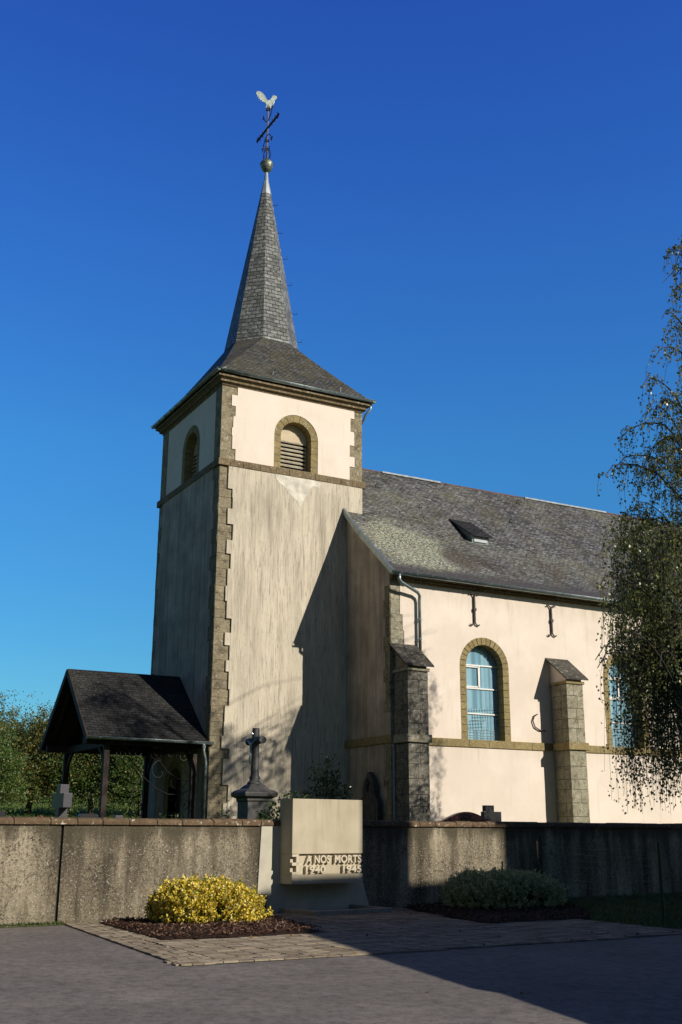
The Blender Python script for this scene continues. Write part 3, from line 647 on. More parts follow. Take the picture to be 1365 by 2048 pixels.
for k in range(4):
    an = k*math.pi/2+.4; u = Vector((math.cos(an), math.sin(an), 0))
    mb.tube([ctr-Z*.95, ctr-Z*1.15+u*.17, ctr-Z*1.40+u*.20, ctr-Z*1.52+u*.06, ctr-Z*1.6], .016, 5); curl(mb, ctr-Z*.98+u*.09, u, Z, .07, -1.5, 2.6, .012, .4)
    mb.tube([ctr+Z*.80, ctr+Z*.88+u*.10, ctr+Z*.98+u*.06], .02, 5); mb.tube([ctr-Z*.70, ctr-Z*.62+u*.09, ctr-Z*.56+u*.05], .018, 5)
make('cross_arm', mb, 'iron', fin)
# cockerel silhouette in plate metal, turned to the right
ck_ = [(-.05, .10), (-.06, .25), (-.14, .18), (-.20, .34), (-.12, .40), (-.02, .42), (.06, .48), (.10, .56), (.15, .63), (.13, .67), (.18, .70), (.20, .77), (.24, .72), (.29, .76), (.30, .70), (.36, .71), (.34, .66), (.41, .62), (.35, .60), (.37, .53), (.32, .55), (.30, .47), (.26, .50), (.27, .40), (.24, .26), (.17, .15), (.09, .09), (.11, .02), (.20, -.04), (.15, -.05), (.07, -.02), (.03, .08)]
tail = [(-.06, .14), (-.14, .18), (-.20, .26), (-.30, .31), (-.36, .29), (-.34, .37), (-.42, .38), (-.46, .34), (-.44, .44), (-.50, .47), (-.54, .42), (-.51, .53), (-.57, .56), (-.60, .51), (-.58, .63), (-.63, .68), (-.65, .76), (-.60, .84), (-.52, .87), (-.42, .85), (-.32, .79), (-.23, .68), (-.16, .55), (-.10, .44), (-.02, .36)]
leg = [(-.12, .22), (-.13, .08), (-.18, .0), (-.14, -.02), (-.09, .05), (-.04, .18)]
ck_, tail, leg = [[(a*.86+.03, b*.86) for a, b in q] for q in (ck_, tail, leg)]
cu = Vector((math.cos(-YAW*.6), math.sin(-YAW*.6), 0)).normalized(); cn = Vector((cu.y, -cu.x, 0)); co_ = Vector((cxs, cys, 30.60)); mb = MB()
mb.panel([ck_[::-1]], co_+cn*.02, cu, Z, cn, .04); mb.panel([tail], co_+cn*.012, cu, Z, cn, .024); mb.panel([leg], co_+cn*.015, cu, Z, cn, .03)
rooster = make('weathercock', mb, 'gilt', church, bevel=.004)

def arch_surround(parent, o, u, nrm, cx, zs, zsp, r, w_, nv, hb, mat, pr=.0, dd=.30, name='window_surround'):
    """voussoirs and jamb blocks with open joints round an arched opening"""
    mb = MB(); o = Vector(o)
    for k in range(nv):
        a0, a1 = math.pi*k/nv+.012, math.pi*(k+1)/nv-.012; 
        pts = [(r, a0), (r+w_, a0+.0), (r+w_, (a0+a1)/2), (r+w_, a1), (r, a1), (r, (a0+a1)/2)]
        lp = [(cx+q*math.cos(a), zsp+q*math.sin(a)) for q, a in pts]; mb.panel([lp], o+nrm*(pr+random.uniform(-.003, .003)), u, Z, nrm, dd)
    nb = max(1, round((zsp-zs)/hb)); hh = (zsp-zs)/nb
    for i in range(nb):
        for sg in (-1, 1):
            x0 = cx+sg*r; x1 = cx+sg*(r+w_*random.uniform(.985, 1.015)); a, b = min(x0, x1), max(x0, x1)
            mb.panel([[(a, zs+i*hh+.007), (b, zs+i*hh+.007), (b, zs+(i+1)*hh-.007), (a, zs+(i+1)*hh-.007)]], o+nrm*(pr+random.uniform(-.003, .003)), u, Z, nrm, dd)
    return make(name, mb, mat, parent, bevel=.006)
def louvre_window(o, u, nrm, cx):
    s_ = arch_surround(church, o, u, nrm, cx, ZS1, 14.98, .60, .27, 9, .27, 'trim', .012, .45, 'louvre_window')
    mb = MB(); o = Vector(o)
    mb.panel([[(cx-.6, 14.96)]+[(cx+.6, 14.96)]+[(cx+.6*math.cos(math.pi*i/14), 14.98+.6*math.sin(math.pi*i/14)) for i in range(15)]], o-nrm*.34, u, Z, nrm, .04)
    make('arched_board', mb, 'tymp', s_)
    mb = MB(); z = 13.82
    mb.obox(o+u*(cx-.6)-nrm*.36+Z*13.76, u*.05, Z*1.2, -nrm*.10); mb.obox(o+u*(cx+.55)-nrm*.36+Z*13.76, u*.05, Z*1.05, -nrm*.10)
    while z < 14.93:
        a = o+u*(cx-.57)-nrm*.30+Z*z; mb.obox(a, u*1.14, (-nrm*.10+Z*.075), (nrm*.010+Z*.022)*2); z += .15
    make('louvre', mb, 'louvre', s_)
    mb = MB().obox(o+u*(cx-.7)-nrm*.52+Z*13.6, u*1.4, Z*2.2, -nrm*.02); make('dark_backing', mb, 'dark', s_)  # black sheet stands in for the shade inside the belfry
louvre_window((0, .03, 0), X, -Y, 2.885); louvre_window((.03, 0, 0), Y, -X, 2.9)
# west door
s_ = arch_surround(church, (0, 0, 0), Y, -X, 3.0, GZ-.2, 2.95, .62, .24, 9, .4, 'trim', -.0, .4, 'door')
mb = MB().panel([arch(3.0, GZ-.2, 2.95, .60)], (.3, 0, 0), Y, Z, -X, .06); make('door_leaf', mb, 'door', s_)
mb = MB()
for k in range(6): mb.obox(Vector((.225, 2.42+k*.2, GZ-.1)), Y*.015, X*.03, Z*1.9)
mb.tube([(.2, 2.6, 2.1), (.2, 2.6, 2.3)], .015, 6); make('door_iron', mb, 'iron', s_)

# ---- nave
NX0, NX1, NY = 4.93, 27.0, -3.0; NYB = 9.0; NS0, NS1, NE = 4.19, 4.44, 9.45
WX = [8.6, 14.83, 21.06]
mb = MB(); holes = [arch(x, 4.44, 6.86, .79, 18) for x in WX]
mb.panel([[(NX0, 0), (NX1, 0), (NX1, NE), (NX0, NE)]]+holes, (0, NY+.03, 0), X, Z, -Y, .55)
mb.box(NX1-.55, NY+.6, 0, NX1, NYB, NE); mb.box(NX0, NYB-.55, 0, NX1-.56, NYB-.01, NE)
gab = [(NY+.58, 0), (-.0, 0), (-.0, 12.4), (NY+.58, 9.95)]
make('nave_core', mb, 'quoin', church)
# render on the south wall, above and below the string
TN_L = teeth(NS1, NE, .34, .52, .35, .62, 21)
mbu = MB(); lp = dedupe(toothloop([(a, b, NX0+w_) for a, b, w_ in TN_L], [(NS1, NE, 0)], 0, 0, NX1))
lp = [p for p in lp]
for x in WX: lp = notch(lp, arch(x, NS1, 6.86, 1.01, 20)) if False else lp
# insert the three arches in the bottom edge by hand
i = [k for k in range(len(lp)) if abs(lp[k][1]-NS1) < 1e-6 and abs(lp[(k+1) % len(lp)][1]-NS1) < 1e-6][0]
seq = []
order = WX if lp[(i+1) % len(lp)][0] > lp[i][0] else WX[::-1]
for x in order:
    a_ = arch(x, NS1, 6.86, 1.005, 20); s2 = [(a_[1][0], NS1)]+a_[2:]+[(a_[0][0], NS1)]
    seq += s2[::-1] if order is WX else s2
lp = lp[:i+1]+seq+lp[i+1:]
mbu.panel([lp], (0, NY-.0, 0), X, Z, -Y, .03); make('nave_render', mbu, 'cream', church)
mb = MB().box(NX0+.0, NY-.04, .5, NX1, NY+.03, NS0); make('nave_plinth_render', mb, 'cream', church)
mb = MB(); quoins(mb, TN_L, (NX0, NY+.02, 0), X, 99, -Y, .3, 0, .02); make('nave_quoins', mb, 'butt', church, bevel=.008)
# west gable wall (in shade)
mb = MB().panel([[(NY+.04, .5), (.2, .5), (.2, 12.55), (NY+.04, 9.74)]], (NX0-.02, 0, 0), Y, Z, -X, .5)
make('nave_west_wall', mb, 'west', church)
mb = MB(); quoins(mb, teeth(5.2, 9.3, .26, .42, .4, .6, 31), (NX0-.045, NY-.0, 0), Y, 99, -X, .3, 0, .02); make('west_wall_quoins', mb, 'quoin', church, bevel=.008); mb = MB()
quoins(mb, teeth(1.0, NS0-.05, .30, .55, .3, .5, 32), (NX0-.05, NY-.04, 0), Y, 99, -X, .3, 0, .02); make('west_wall_quoins', mb, 'quoin', church, bevel=.008)
mb = MB(); band(mb, NX0-.06, NX1, (0, NY, 0), X, -Y, NS0, NS1, .085, .9); make('nave_string_course', mb, 'trim', church, bevel=.010); mb = MB(); band(mb, NY-.08, -.04, (NX0, 0, 0), Y, -X, NS0+.03, NS1+.03, .085, .8)
make('nave_string_course', mb, 'trim', church, bevel=.010)
mb = MB()
for z0, z1, pr in ((NE-.02, NE+.05, .06), (NE+.05, NE+.13, .11), (NE+.13, NE+.22, .17)): band(mb, NX0-.02, NX1, (0, NY+.0, 0), X, -Y, z0, z1, pr, 1.1)
make('nave_cornice', mb, 'cornice', church, bevel=.012)
# roof with slight sag line; slab with thickness
rp = [(-3.36, 9.64), (-1.2, 11.43), (3.0, 15.42)]
mb = MB(); x0, x1 = NX0-.12, NX1+.3
def roofslab(mb, prof, x0, x1, th, nseg=26, jitter=.012):
    r_ = random.Random(5); xs_ = [x0+(x1-x0)*i/nseg for i in range(nseg+1)]; dz = [[r_.uniform(-jitter, jitter)*(0 < j) for j in range(len(prof))] for _ in xs_]
    n_ = len(prof); vs = []
    for i, x in enumerate(xs_):
        for j, (y, z) in enumerate(prof): vs.append((x, y, z+dz[i][j]))
        for j, (y, z) in enumerate(prof): vs.append((x, y, z+dz[i][j]-th))
    fs = []
    for i in range(nseg):
        for j in range(n_-1): a = i*2*n_+j; b = a+2*n_; fs += [(a, b, b+1, a+1), (a+n_, a+n_+1, b+n_+1, b+n_)]
        a = i*2*n_; b = a+2*n_; fs += [(a, a+n_, b+n_, b), (a+n_-1, b+n_-1, b+2*n_-1, a+2*n_-1)]
    for i in (0, nseg):
        for j in range(n_-1): a = i*2*n_+j; fs.append((a, a+1, a+1+n_, a+n_))
    mb.add(vs, fs)
pr = [rp[0], (-2.3, 10.53), rp[1], (.2, 12.77), (1.6, 14.10), rp[2]]
roofslab(mb, pr, x0, x1, .10); nr = make('nave_roof', mb, 'slate_nave', church)
mb = MB(); roofslab(mb, [(3.02, 15.40), (9.36, 9.64)], TX+.01, x1, .10); make('nave_roof_north', mb, 'slate_nave', church)
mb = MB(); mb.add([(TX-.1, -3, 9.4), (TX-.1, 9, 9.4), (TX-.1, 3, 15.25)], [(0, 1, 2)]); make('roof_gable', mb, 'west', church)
mb = MB()
segx = [TX, 10.9, 15.4, 17.8, x1]
for a, b in ((8.2, 11.0), (15.4, 20.0)): make('ridge_flashing', MB().box(a, 2.90, 15.38, b, 3.06, 15.445), plain('dull_zinc_ridge', (.24, .27, .28), .6, .2, .3, 6), church)
tile_m = plain('weathered_red_ridge_tile', (.11, .065, .055), .85, 0, .4, 5)
for a, b in ((TX+.02, 8.18), (11.02, 15.38), (20.02, x1)):
    mb = MB(); x = a
    while x < b-.05: mb.tube([(x, 3, 15.385), (min(b, x+.36), 3, 15.39)], [.06, .07], 8); x += .36
    make('ridge_tile', mb, tile_m, church)
# verge flashing on the west edge
mb = MB()
for (a, b) in zip(pr[:4], pr[1:4]):
    t0, t1 = a, b
    if t1[0] > .0: t1 = (0.0, a[1]+(b[1]-a[1])*(0-a[0])/(b[0]-a[0]))
    mb.beam((x0-.01, t0[0], t0[1]+.005), (x0-.01, t1[0], t1[1]+.005), .10, .16, (0, -.6, 1))
make('verge_flashing', mb, 'zinc', church)
mb = MB(); gutter(mb, (x0-.05, -3.40, 9.66), (NX1, -3.40, 9.60), -Y, .095, True, .60); make('nave_gutter', mb, 'zinc', church, smooth=True)
mb = MB(); mb.tube([(5.02, -3.40, 9.60), (5.02, -3.40, 9.42), (5.10, -3.37, 9.34), (5.85, -3.20, 9.10), (5.95, -3.16, 9.0), (5.96, -3.12, 8.85), (5.96, -3.12, 6.9)], .055, 10)
dp = make('downpipe', mb, 'zinc', church, smooth=True)
mb = MB(); 
for pa in ([(5.96, -3.12, 8.2), (5.96, -3.12, 8.25)], [(5.96, -3.12, 7.55), (5.96, -3.12, 7.59)], [(5.02, -3.40, 9.55), (5.02, -3.40, 9.61)]): make('pipe_bracket', MB().tube(pa, .07, 10), 'zinc', dp)
# snow guard hooks on the roof
def onroof(x, y): 
    for (a, b) in zip(pr[:-1], pr[1:]):
        if a[0] <= y <= b[0]: return Vector((x, y, a[1]+(b[1]-a[1])*(y-a[0])/(b[0]-a[0])))
mb = MB()
for (x, y) in ((8.6, .9), (12.9, .9), (16.0, -.6), (12.0, -1.2), (7.2, 1.8), (19.5, 1.0), (10.9, 2.6), (14.5, 2.4)):
    p = onroof(x, y); mb.tube([p, p+Vector((.02, -.06, .14)), p+Vector((.06, -.16, .16))], .012, 5); mb.tube([p+Vector((.02, -.02, .03)), p+Vector((.18, .0, .03))], .010, 5); make('roof_hook', mb, 'iron', church); mb = MB()
# small roof dormer
def rfn(x, y, h=0): p = onroof(x, y); return p+Vector((0, -.69, .72))*h
mb = MB(); xa, xb = 9.86, 10.62
f0, f1 = onroof(xa, -.75), onroof(xb, -.75); bk0, bk1 = onroof(xa-.08, .42), onroof(xb-.08, .42)
h0 = Vector((0, -.05, .26)); mb.add([f0, f1, f1+h0, f0+h0, bk0, bk1], [(0, 4, 3), (1, 2, 5), (0, 3, 2, 1)]); dz_ = make('dormer', mb, 'zinc', church, fixn=True)
mb = MB(); e_ = Vector((.06, -.10, .0)); t_ = Z*.05
q = [f0+h0-Vector((.12, .12, .03)), f1+h0+Vector((.12, -.12, -.03)), bk1+Vector((.12, 0, .02)), bk0+Vector((-.12, 0, .02))]; mb.add(q+[p+t_ for p in q], [(0, 1, 2, 3), (4, 5, 6, 7), (0, 1, 5, 4), (1, 2, 6, 5), (2, 3, 7, 6), (3, 0, 4, 7)]); make('dormer_roof', mb, 'slate_porch', dz_)
mb = MB().obox(f0+Vector((.08, -.02, .05)), X*.60, Z*.15, Y*-.03); make('dormer_pane', mb, plain('dull_dormer_pane', (.35, .38, .38), .4), dz_)
# nave windows
for x in WX:
    s_ = arch_surround(church, (0, NY, 0), X, -Y, x, NS1, 6.86, .755, .25, 15, .245, 'trim', .008, .42, 'window')
    g = -Y; o_ = Vector((0, NY+.34, 0))
    pane = MB().panel([arch(x, NS1, 6.86, .75, 18)], o_, X, Z, -Y, .03); pn = make('pane', pane, 'glass', s_)
    uvl = pn.data.uv_layers[0]
    for lp_ in pn.data.loops: v_ = pn.data.vertices[lp_.vertex_index].co; uvl.data[lp_.index].uv = (v_.x+pn['_o'][0]-x+.8, v_.z+pn['_o'][2]-NS1)
    mb = MB(); yb = NY+.30
    for z in (5.33, 6.17, 6.95): make('glazing_bar', MB().box(x-.74, yb, z-.022, x+.74, yb+.035, z+.022), 'white', s_)
    mb.box(x-.02, yb-.004, 6.19, x+.02, yb+.03, 6.93)
    for a in ((x-.72, 6.20, x-.69, 6.90), (x-.06, 6.20, x-.02, 6.90)): mb.box(a[0], yb-.012, a[1], a[2], yb+.03, a[3])
    mb.box(x-.72, yb-.012, 6.20, x-.03, yb+.03, 6.245); mb.box(x-.72, yb-.012, 6.87, x-.03, yb+.03, 6.91)
    make('casement', mb, 'white', s_)
    mb = MB(); r_ = .009                        # leading: border line, ticks, base grid
    yl = NY+.325
    bor = [(x+.63, 4.55)]+[(x+.63*math.cos(math.pi*i/18), 6.86+.63*math.sin(math.pi*i/18)) for i in range(19)]+[(x-.63, 4.55)]
    mb.tube([(a, yl, b) for a, b in bor], .005, 4)
    for i in range(1, 24): an = math.pi*i/24; mb.tube([(x+.63*math.cos(an), yl, 6.86+.63*math.sin(an)), (x+.74*math.cos(an), yl, 6.86+.74*math.sin(an))], r_*.8, 4)
    for z in np.arange(4.9, 6.8, .28):
        for sg in (-1, 1): mb.tube([(x+sg*.63, yl, z), (x+sg*.74, yl, z)], r_*.8, 4)
    for z in (4.55, 4.62, 4.72, 4.80): mb.tube([(x-.72, yl, z), (x+.72, yl, z)], .006, 4)
    for k in range(11): xx = x-.7+k*.14; mb.tube([(xx, yl, 4.47), (xx, yl, 4.80)], .006, 4)
    for k in (-.3, .05, .32): mb.tube([(x+k, yl, 4.8), (x+k, yl, 5.3)], .005, 4)
    mb.tube([(x-.35, yl, 5.12), (x+.12, yl, 5.12)], .01, 4)
    make('leading', mb, 'leadline', s_)
    mb = MB().box(x-.9, NY+.5, 4.3, x+.9, NY+.53, 7.8); make('dark_backing', mb, 'dark', s_)  # black sheet stands in for the shade inside the nave
# buttresses
def buttress(x0, x1, d, zfr, zwall, zt=6.4):
    mb = MB(); z = .6; r_ = random.Random(int(x0*10))
    core = MB(); core.box(x0+.012, NY-d+.012, .5, x1-.012, NY-.03, zt); 
    b_ = make('buttress', core, 'joint', church)
    while z < zt-.02:
        h = min(r_.uniform(.30, .48), zt-z)
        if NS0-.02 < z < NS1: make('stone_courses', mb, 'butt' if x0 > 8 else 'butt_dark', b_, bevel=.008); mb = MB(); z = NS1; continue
        if z < NS0 and z+h > NS0-.1: h = NS0-z
        if h < .03: z += .03; continue
        p_ = .006+r_.uniform(0, .006); k = r_.uniform(.35, .65)
        if r_.random() < .7: mb.box(x0-p_, NY-d-p_, z+.006, x0+(x1-x0)*k-.004, NY-d+.3, z+h-.006); mb.box(x0+(x1-x0)*k+.004, NY-d-p_, z+.006, x1+p_, NY-d+.3, z+h-.006)
        else: mb.box(x0-p_, NY-d-p_, z+.006, x1+p_, NY-d+.3, z+h-.006)
        mb.box(x0-p_, NY-d+.31, z+.006, x0+.2, NY-.04, z+h-.006); mb.box(x1-.2, NY-d+.31, z+.006, x1+p_, NY-.04, z+h-.006); z += h
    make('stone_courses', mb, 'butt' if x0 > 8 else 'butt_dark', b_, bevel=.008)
    mb = MB(); mb.box(x0-.06, NY-d-.06, zt, x1+.06, NY-.04, zt+.10); make('head_moulding', mb, 'trim' if x0 > 8 else 'butt', b_, bevel=.02); mb = MB(); mb.box(x0-.09, NY-d-.085, NS0, x1+.09, NY-.086, NS1)
    make('buttress_moulding', mb, 'trim' if x0 > 8 else 'butt', b_, bevel=.02)
    mb = MB(); fz = zfr
    mb.add([(x0+.02, NY-d+.02, zt+.10), (x1-.02, NY-d+.02, zt+.10), (x1-.02, NY, zt+.10), (x0+.02, NY, zt+.10), (x0+.02, NY-d+.02, fz+.05), (x1-.02, NY-d+.02, fz+.05), (x1-.02, NY, zwall-.05), (x0+.02, NY, zwall-.05)], [(0, 1, 2, 3), (4, 5, 6, 7), (0, 1, 5, 4), (1, 2, 6, 5), (2, 3, 7, 6), (3, 0, 4, 7)])
    make('buttress_head', mb, 'cream' if x0 > 8 else 'quoin', b_)
    mb = MB(); e = .16; dy = d+.16; sl = (zwall-fz)/d; zf = zwall-sl*dy
    q = [(x0-e, NY-dy, zf), (x1+e, NY-dy, zf), (x1+e, NY, zwall), (x0-e, NY, zwall)]; mb.add(q+[(a, b, c_+.055) for a, b, c_ in q], [(0, 1, 2, 3), (4, 5, 6, 7), (0, 1, 5, 4), (1, 2, 6, 5), (2, 3, 7, 6), (3, 0, 4, 7)])
    make('buttress_cap', mb, M['cap'], b_, bevel=.008)
M['cap'] = stone('mossy_slate_cap', (.055, .05, .045), (.12, .11, .085), (.04, .035, .03), (.45, .46, .42), .5)
buttress(5.0, 5.74, .86, 6.66, 7.33); buttress(11.38, 12.08, .86, 6.66, 7.33); buttress(17.8, 18.5, .86, 6.66, 7.33); buttress(24.0, 24.7, .86, 6.66, 7.33)
# iron wall ties
def tie(x, z0, z1):
    y = NY-.05; mb = MB(); mb.beam((x, y, z0), (x, y, z1), .05, .06, (0, 1, 0))
    for zz, s in ((z0, -1), (z1, 1)):
        for sg in (-1, 1): mb.tube([(x, y, zz), (x+sg*.05, y, zz+s*.10), (x+sg*.14, y, zz+s*.14), (x+sg*.19, y, zz+s*.10)], .024, 6)
    mb.box(x-.05, y-.05, (z0+z1)/2-.05, x+.05, y+.02, (z0+z1)/2+.05)
    make('wall_tie', mb, 'rusty', church)
tie(8.23, 8.38, 9.20); tie(11.55, 8.30, 9.12)
mb = MB(); y = NY-.05; c0 = Vector((14.9, y, 8.75)); mb.beam(c0-X*.33+Z*.10, c0+X*.33-Z*.08, .05, .06, (0, 1, 0)); mb.tube([c0+Vector((-.10, 0, -.45)), c0+Vector((.02, 0, -.2)), c0, c0+Vector((-.02, 0, .18)), c0+Vector((.10, 0, .30)), c0+Vector((.22, 0, .24)), c0+Vector((.25, 0, .15))], .022, 6); make('wall_tie', mb, 'rusty', church)
mb = MB(); c0 = Vector((11.05, y, 4.85)); mb.tube([c0, c0+Vector((-.25, 0, .02)), c0+Vector((-.45, 0, .12)), c0+Vector((-.53, 0, .32)), c0+Vector((-.45, 0, .50)), c0+Vector((-.32, 0, .55))], .022, 6); make('wall_tie', mb, 'rusty', church)
mb = MB().box(12.55, NY-.06, 4.62, 12.78, NY-.03, 4.92); pl = make('plate', mb, 'rusty', church)
mb = MB().box(12.58, NY-.068, 4.65, 12.75, NY-.061, 4.89); make('plate_face', mb, 'plate', pl)
mb = MB(); mb.tube([(12.66, NY-.072, 4.70), (12.66, NY-.072, 4.84)], .012, 4); mb.tube([(12.62, NY-.072, 4.79), (12.70, NY-.072, 4.79)], .010, 4); mb.tube([(12.63, NY-.072, 4.70), (12.70, NY-.072, 4.70)], .010, 4); make('plate_mark', mb, 'iron', pl)
# tower downpipe at the right of the belfry
mb = MB(); mb.tube([(TX+.28, -.15, ZC+.36), (TX+.28, -.12, ZC+.15), (TX+.12, -.04, ZC-.05), (TX+.10, .10, ZC-.25), (TX+.02, .25, ZC-.45)], .045, 8); make('tower_downpipe', mb, 'zinc', church, smooth=True)

# ------------------------------------------------------------------ porch
porch = thing('porch', 'dark timber porch with steep slate roof before the tower door', 'porch', (-1.9, 2.8, GZ))
py0, py1, prx, prz, pez = 0.02, 5.62, 2.82, 6.62, 4.24
pxl, pxr = -3.92, -.03
mb = MB()
for sg, ye in ((-1, py0), (1, py1)):
    q = [(pxl, ye, pez), (pxr, ye, pez), (pxr, prx, prz), (pxl, prx, prz)]
    mb.add(q+[(a, b, c_-.09) for a, b, c_ in q], [(0, 1, 2, 3), (4, 5, 6, 7), (0, 1, 5, 4), (1, 2, 6, 5), (2, 3, 7, 6), (3, 0, 4, 7)])
make('porch_roof', mb, 'slate_porch', porch)
mb = MB()
for ye in (py0, py1): make('barge_board', MB().beam((pxl-.02, ye, pez-.10), (pxl-.02, prx, prz-.09), .05, .20, (0, 0, 1)), 'timber', porch)
mb = MB()
for i in range(7):
    x = pxl+.25+i*.58
    for ye, s in ((py0+.1, 1), (py1-.1, -1)): mb.beam((x, ye, pez-.10), (x, prx, prz-.24), .09, .14)
for x in (-3.2, -.35):
    mb.beam((x, .35, 4.12), (x, 5.2, 4.12), .16, .22); mb.beam((x, prx, 4.2), (x, prx, 6.3), .14, .14, (0, 1, 0))
for y in (.45, 4.9): mb.beam((-3.9, y, 4.16), (-.1, y, 4.16), .16, .20)
mb.beam((-3.9, prx, 6.38), (-.1, prx, 6.38), .12, .18)
make('roof_frame', mb, 'timber', porch, bevel=.008)
for i, (x, y) in enumerate(((-3.2, .45), (-.35, .45), (-3.2, 4.9), (-.35, 4.9))):
    mb = MB().box(x-.09, y-.09, GZ-.05, x+.09, y+.09, 4.08); p_ = make('post', mb, 'timber', porch, bevel=.012)
    mb = MB(); sx = 1 if x < -2 else -1; sy = 1 if y < 2 else -1
    def brace(a, b):
        a, b = Vector(a), Vector(b); pts = []
        for k in range(9): t = k/8; pts.append(a*(1-t)**2+Vector((a.x, a.y, b.z))*0+b*t*t+2*t*(1-t)*Vector((a.x*.75+b.x*.25, a.y*.75+b.y*.25, b.z*.8+a.z*.2)))
        for q_, r_ in zip(pts[:-1], pts[1:]): mb.beam(q_, r_, .08, .10)
    brace((x, y+sy*.05, 3.2), (x, y+sy*.85, 4.05)); make('brace', mb, 'timber', p_)
mb = MB(); gutter(mb, (-3.98, -.06, 4.25), (.10, -.06, 4.22), -Y, .075, True, .78); make('porch_gutter', mb, 'zinc', porch, smooth=True)
mb = MB(); mb.tube([(-.22, -.06, 4.18), (-.22, -.06, 3.95), (-.15, -.04, 3.72), (-.12, -.03, 3.55), (-.14, -.03, GZ)], .05, 10); dpp = make('porch_downpipe', mb, 'zinc', porch, smooth=True)
mb = MB(); mb.tube([(-.12, -.03, 3.42), (-.12, -.03, 3.46)], .068, 10); mb.tube([(-.12, -.09, 3.44), (-.02, -.09, 3.42)], .01, 5); make('pipe_collar', mb, 'zinc', dpp); mb = MB(); mb.tube([(-.22, -.06, 4.02), (-.22, -.06, 4.12)], .068, 10); make('pipe_collar', mb, 'zinc', dpp)
def spiral(mb, c, u, r, t0, turns, rad=.016, sg=1):
    pts = []; n_ = int(18*turns)
    for i in range(n_+1): f = i/n_; t = t0+sg*2*math.pi*turns*f; rr = r*(1-.85*f); pts.append(Vector(c)+u*math.cos(t)*rr+Z*math.sin(t)*rr)
    mb.tube(pts, rad, 5)
def ironpanel(y, nm):
    mb = MB(); xl, xr_ = -3.1, -.45
    for k, (x, z, r, t0, tn, sg) in enumerate(((-2.70, 3.80, .24, 0, 1.6, 1), (-2.2, 3.86, .18, math.pi, 1.5, -1), (-1.62, 3.84, .20, 0, 1.5, -1), (-.70, 3.80, .22, math.pi, 1.6, -1), (-1.1, 3.86, .16, 0, 1.4, 1), (-.62, 2.35, .20, -1.5, 1.3, 1), (-1.45, 3.30, .36, 1.5, .8, 1), (-.95, 3.05, .52, 1.2, .72, -1))):
        spiral(mb, (x, y, z), X, r, t0, tn, .017, sg)
    mb.tube([(-2.55, y, 4.02), (-2.3, y, 3.55), (-2.0, y, 3.15), (-1.6, y, 2.80), (-1.15, y, 2.62), (-.75, y, 2.62), (-.5, y, 2.75)], .020, 5)
    mb.tube([(-1.75, y, 4.02), (-1.55, y, 3.70), (-1.2, y, 3.30), (-.85, y, 3.10), (-.5, y, 3.05)], .018, 5)
    mb.tube([(-2.0, y, 3.15), (-2.25, y, 2.85), (-2.35, y, 2.5), (-2.2, y, 2.25)], .016, 5); mb.tube([(-.75, y, 2.62), (-.9, y, 2.3), (-.8, y, 2.05), (-.55, y, 1.9), (-.5, y, 1.6)], .016, 5)
    make(nm, mb, 'iron', porch)
ironpanel(.45, 'iron_scroll'); ironpanel(4.9, 'iron_scroll')

# ------------------------------------------------------------------ churchyard wall
wall = thing('churchyard_wall', 'long grey roughcast wall with brown coping stones in front of the church', 'wall', tuple(wp(-1)))
H = 1.66
mb = MB()
def wbox(mb, xa, xb, z0, z1, d0, d1): a = wp(xa, d0, z0); mb.obox(a, WD*((xb-xa)/WD.x), -WN*(d0-d1), Z*(z1-z0))
wbox(mb, -40, -7.955, -.1, H, 0, -.35); make('wall_body', mb, 'roughcast', wall)
mb = MB(); wbox(mb, -7.90, 45, -.1, H, 0, -.35); make('wall_body', mb, 'roughcast', wall)
mb = MB(); wbox(mb, -7.97, -7.88, -.1, H, -.05, -.30); make('wall_joint', mb, 'joint', wall)
mb = MB(); x = -20
while x < 30:
    l = random.uniform(.42, .72); a = wp(x+.006, .05, H); w_ = .45; dz = random.uniform(-.008, .008); u_ = WD*(l-.012)
    prf = [(0, 0), (0, .06), (.03, .105), (.12, .125), (.33, .125), (.42, .105), (.45, .06), (.45, 0)]
    vs = []; nn_ = len(prf)
    for e in (0, 1):
        for (q_, z) in prf: vs.append(a+u_*e-WN*(q_+random.uniform(-.006, .006))+Z*(z+dz*(z > 0)))
    mb.add(vs, [tuple(range(nn_)), tuple(range(nn_, 2*nn_))]+[(i, (i+1) % nn_, nn_+(i+1) % nn_, nn_+i) for i in range(nn_)]); x += l*WD.x
make('coping_stones', mb, 'coping', wall, bevel=.008)

# ------------------------------------------------------------------ war memorial
mem = thing('war_memorial', 'pale limestone war memorial slab with raised words A NOS MORTS on the wall', 'memorial', tuple(wp(-2.5, .3)))
def mp(s, d, z): return wp(-3.33, d, z)+WD*s       # s metres along the slab from its left edge
MW = 1.76
mb = MB().obox(mp(0, .48, 1.12), WD*MW, Z*1.07, WN*-.47); make('upper_block', mb, 'monument', mem, bevel=.008)
mb = MB().obox(mp(.003, .41, .727), WD*(MW-.006), Z*.391, WN*-.40); make('text_block', mb, 'monument', mem, bevel=.003)
mb = MB().obox(mp(0, .48, .55), WD*MW, Z*.175, WN*-.47); make('lower_band', mb, 'monument', mem, bevel=.003)
mb = MB()
mb.obox(mp(-.002, .49, .90), WD*.22, Z*.06, WN*-.085); mb.obox(mp(.10, .49, .727), WD*.06, Z*.39, WN*-.085)
mb.obox(mp(0.0, .49, 1.07), WD*.10, Z*.045, WN*-.085); mb.obox(mp(0.0, .49, .73), WD*.10, Z*.05, WN*-.085)
make('raised_cross', mb, 'letter', mem)
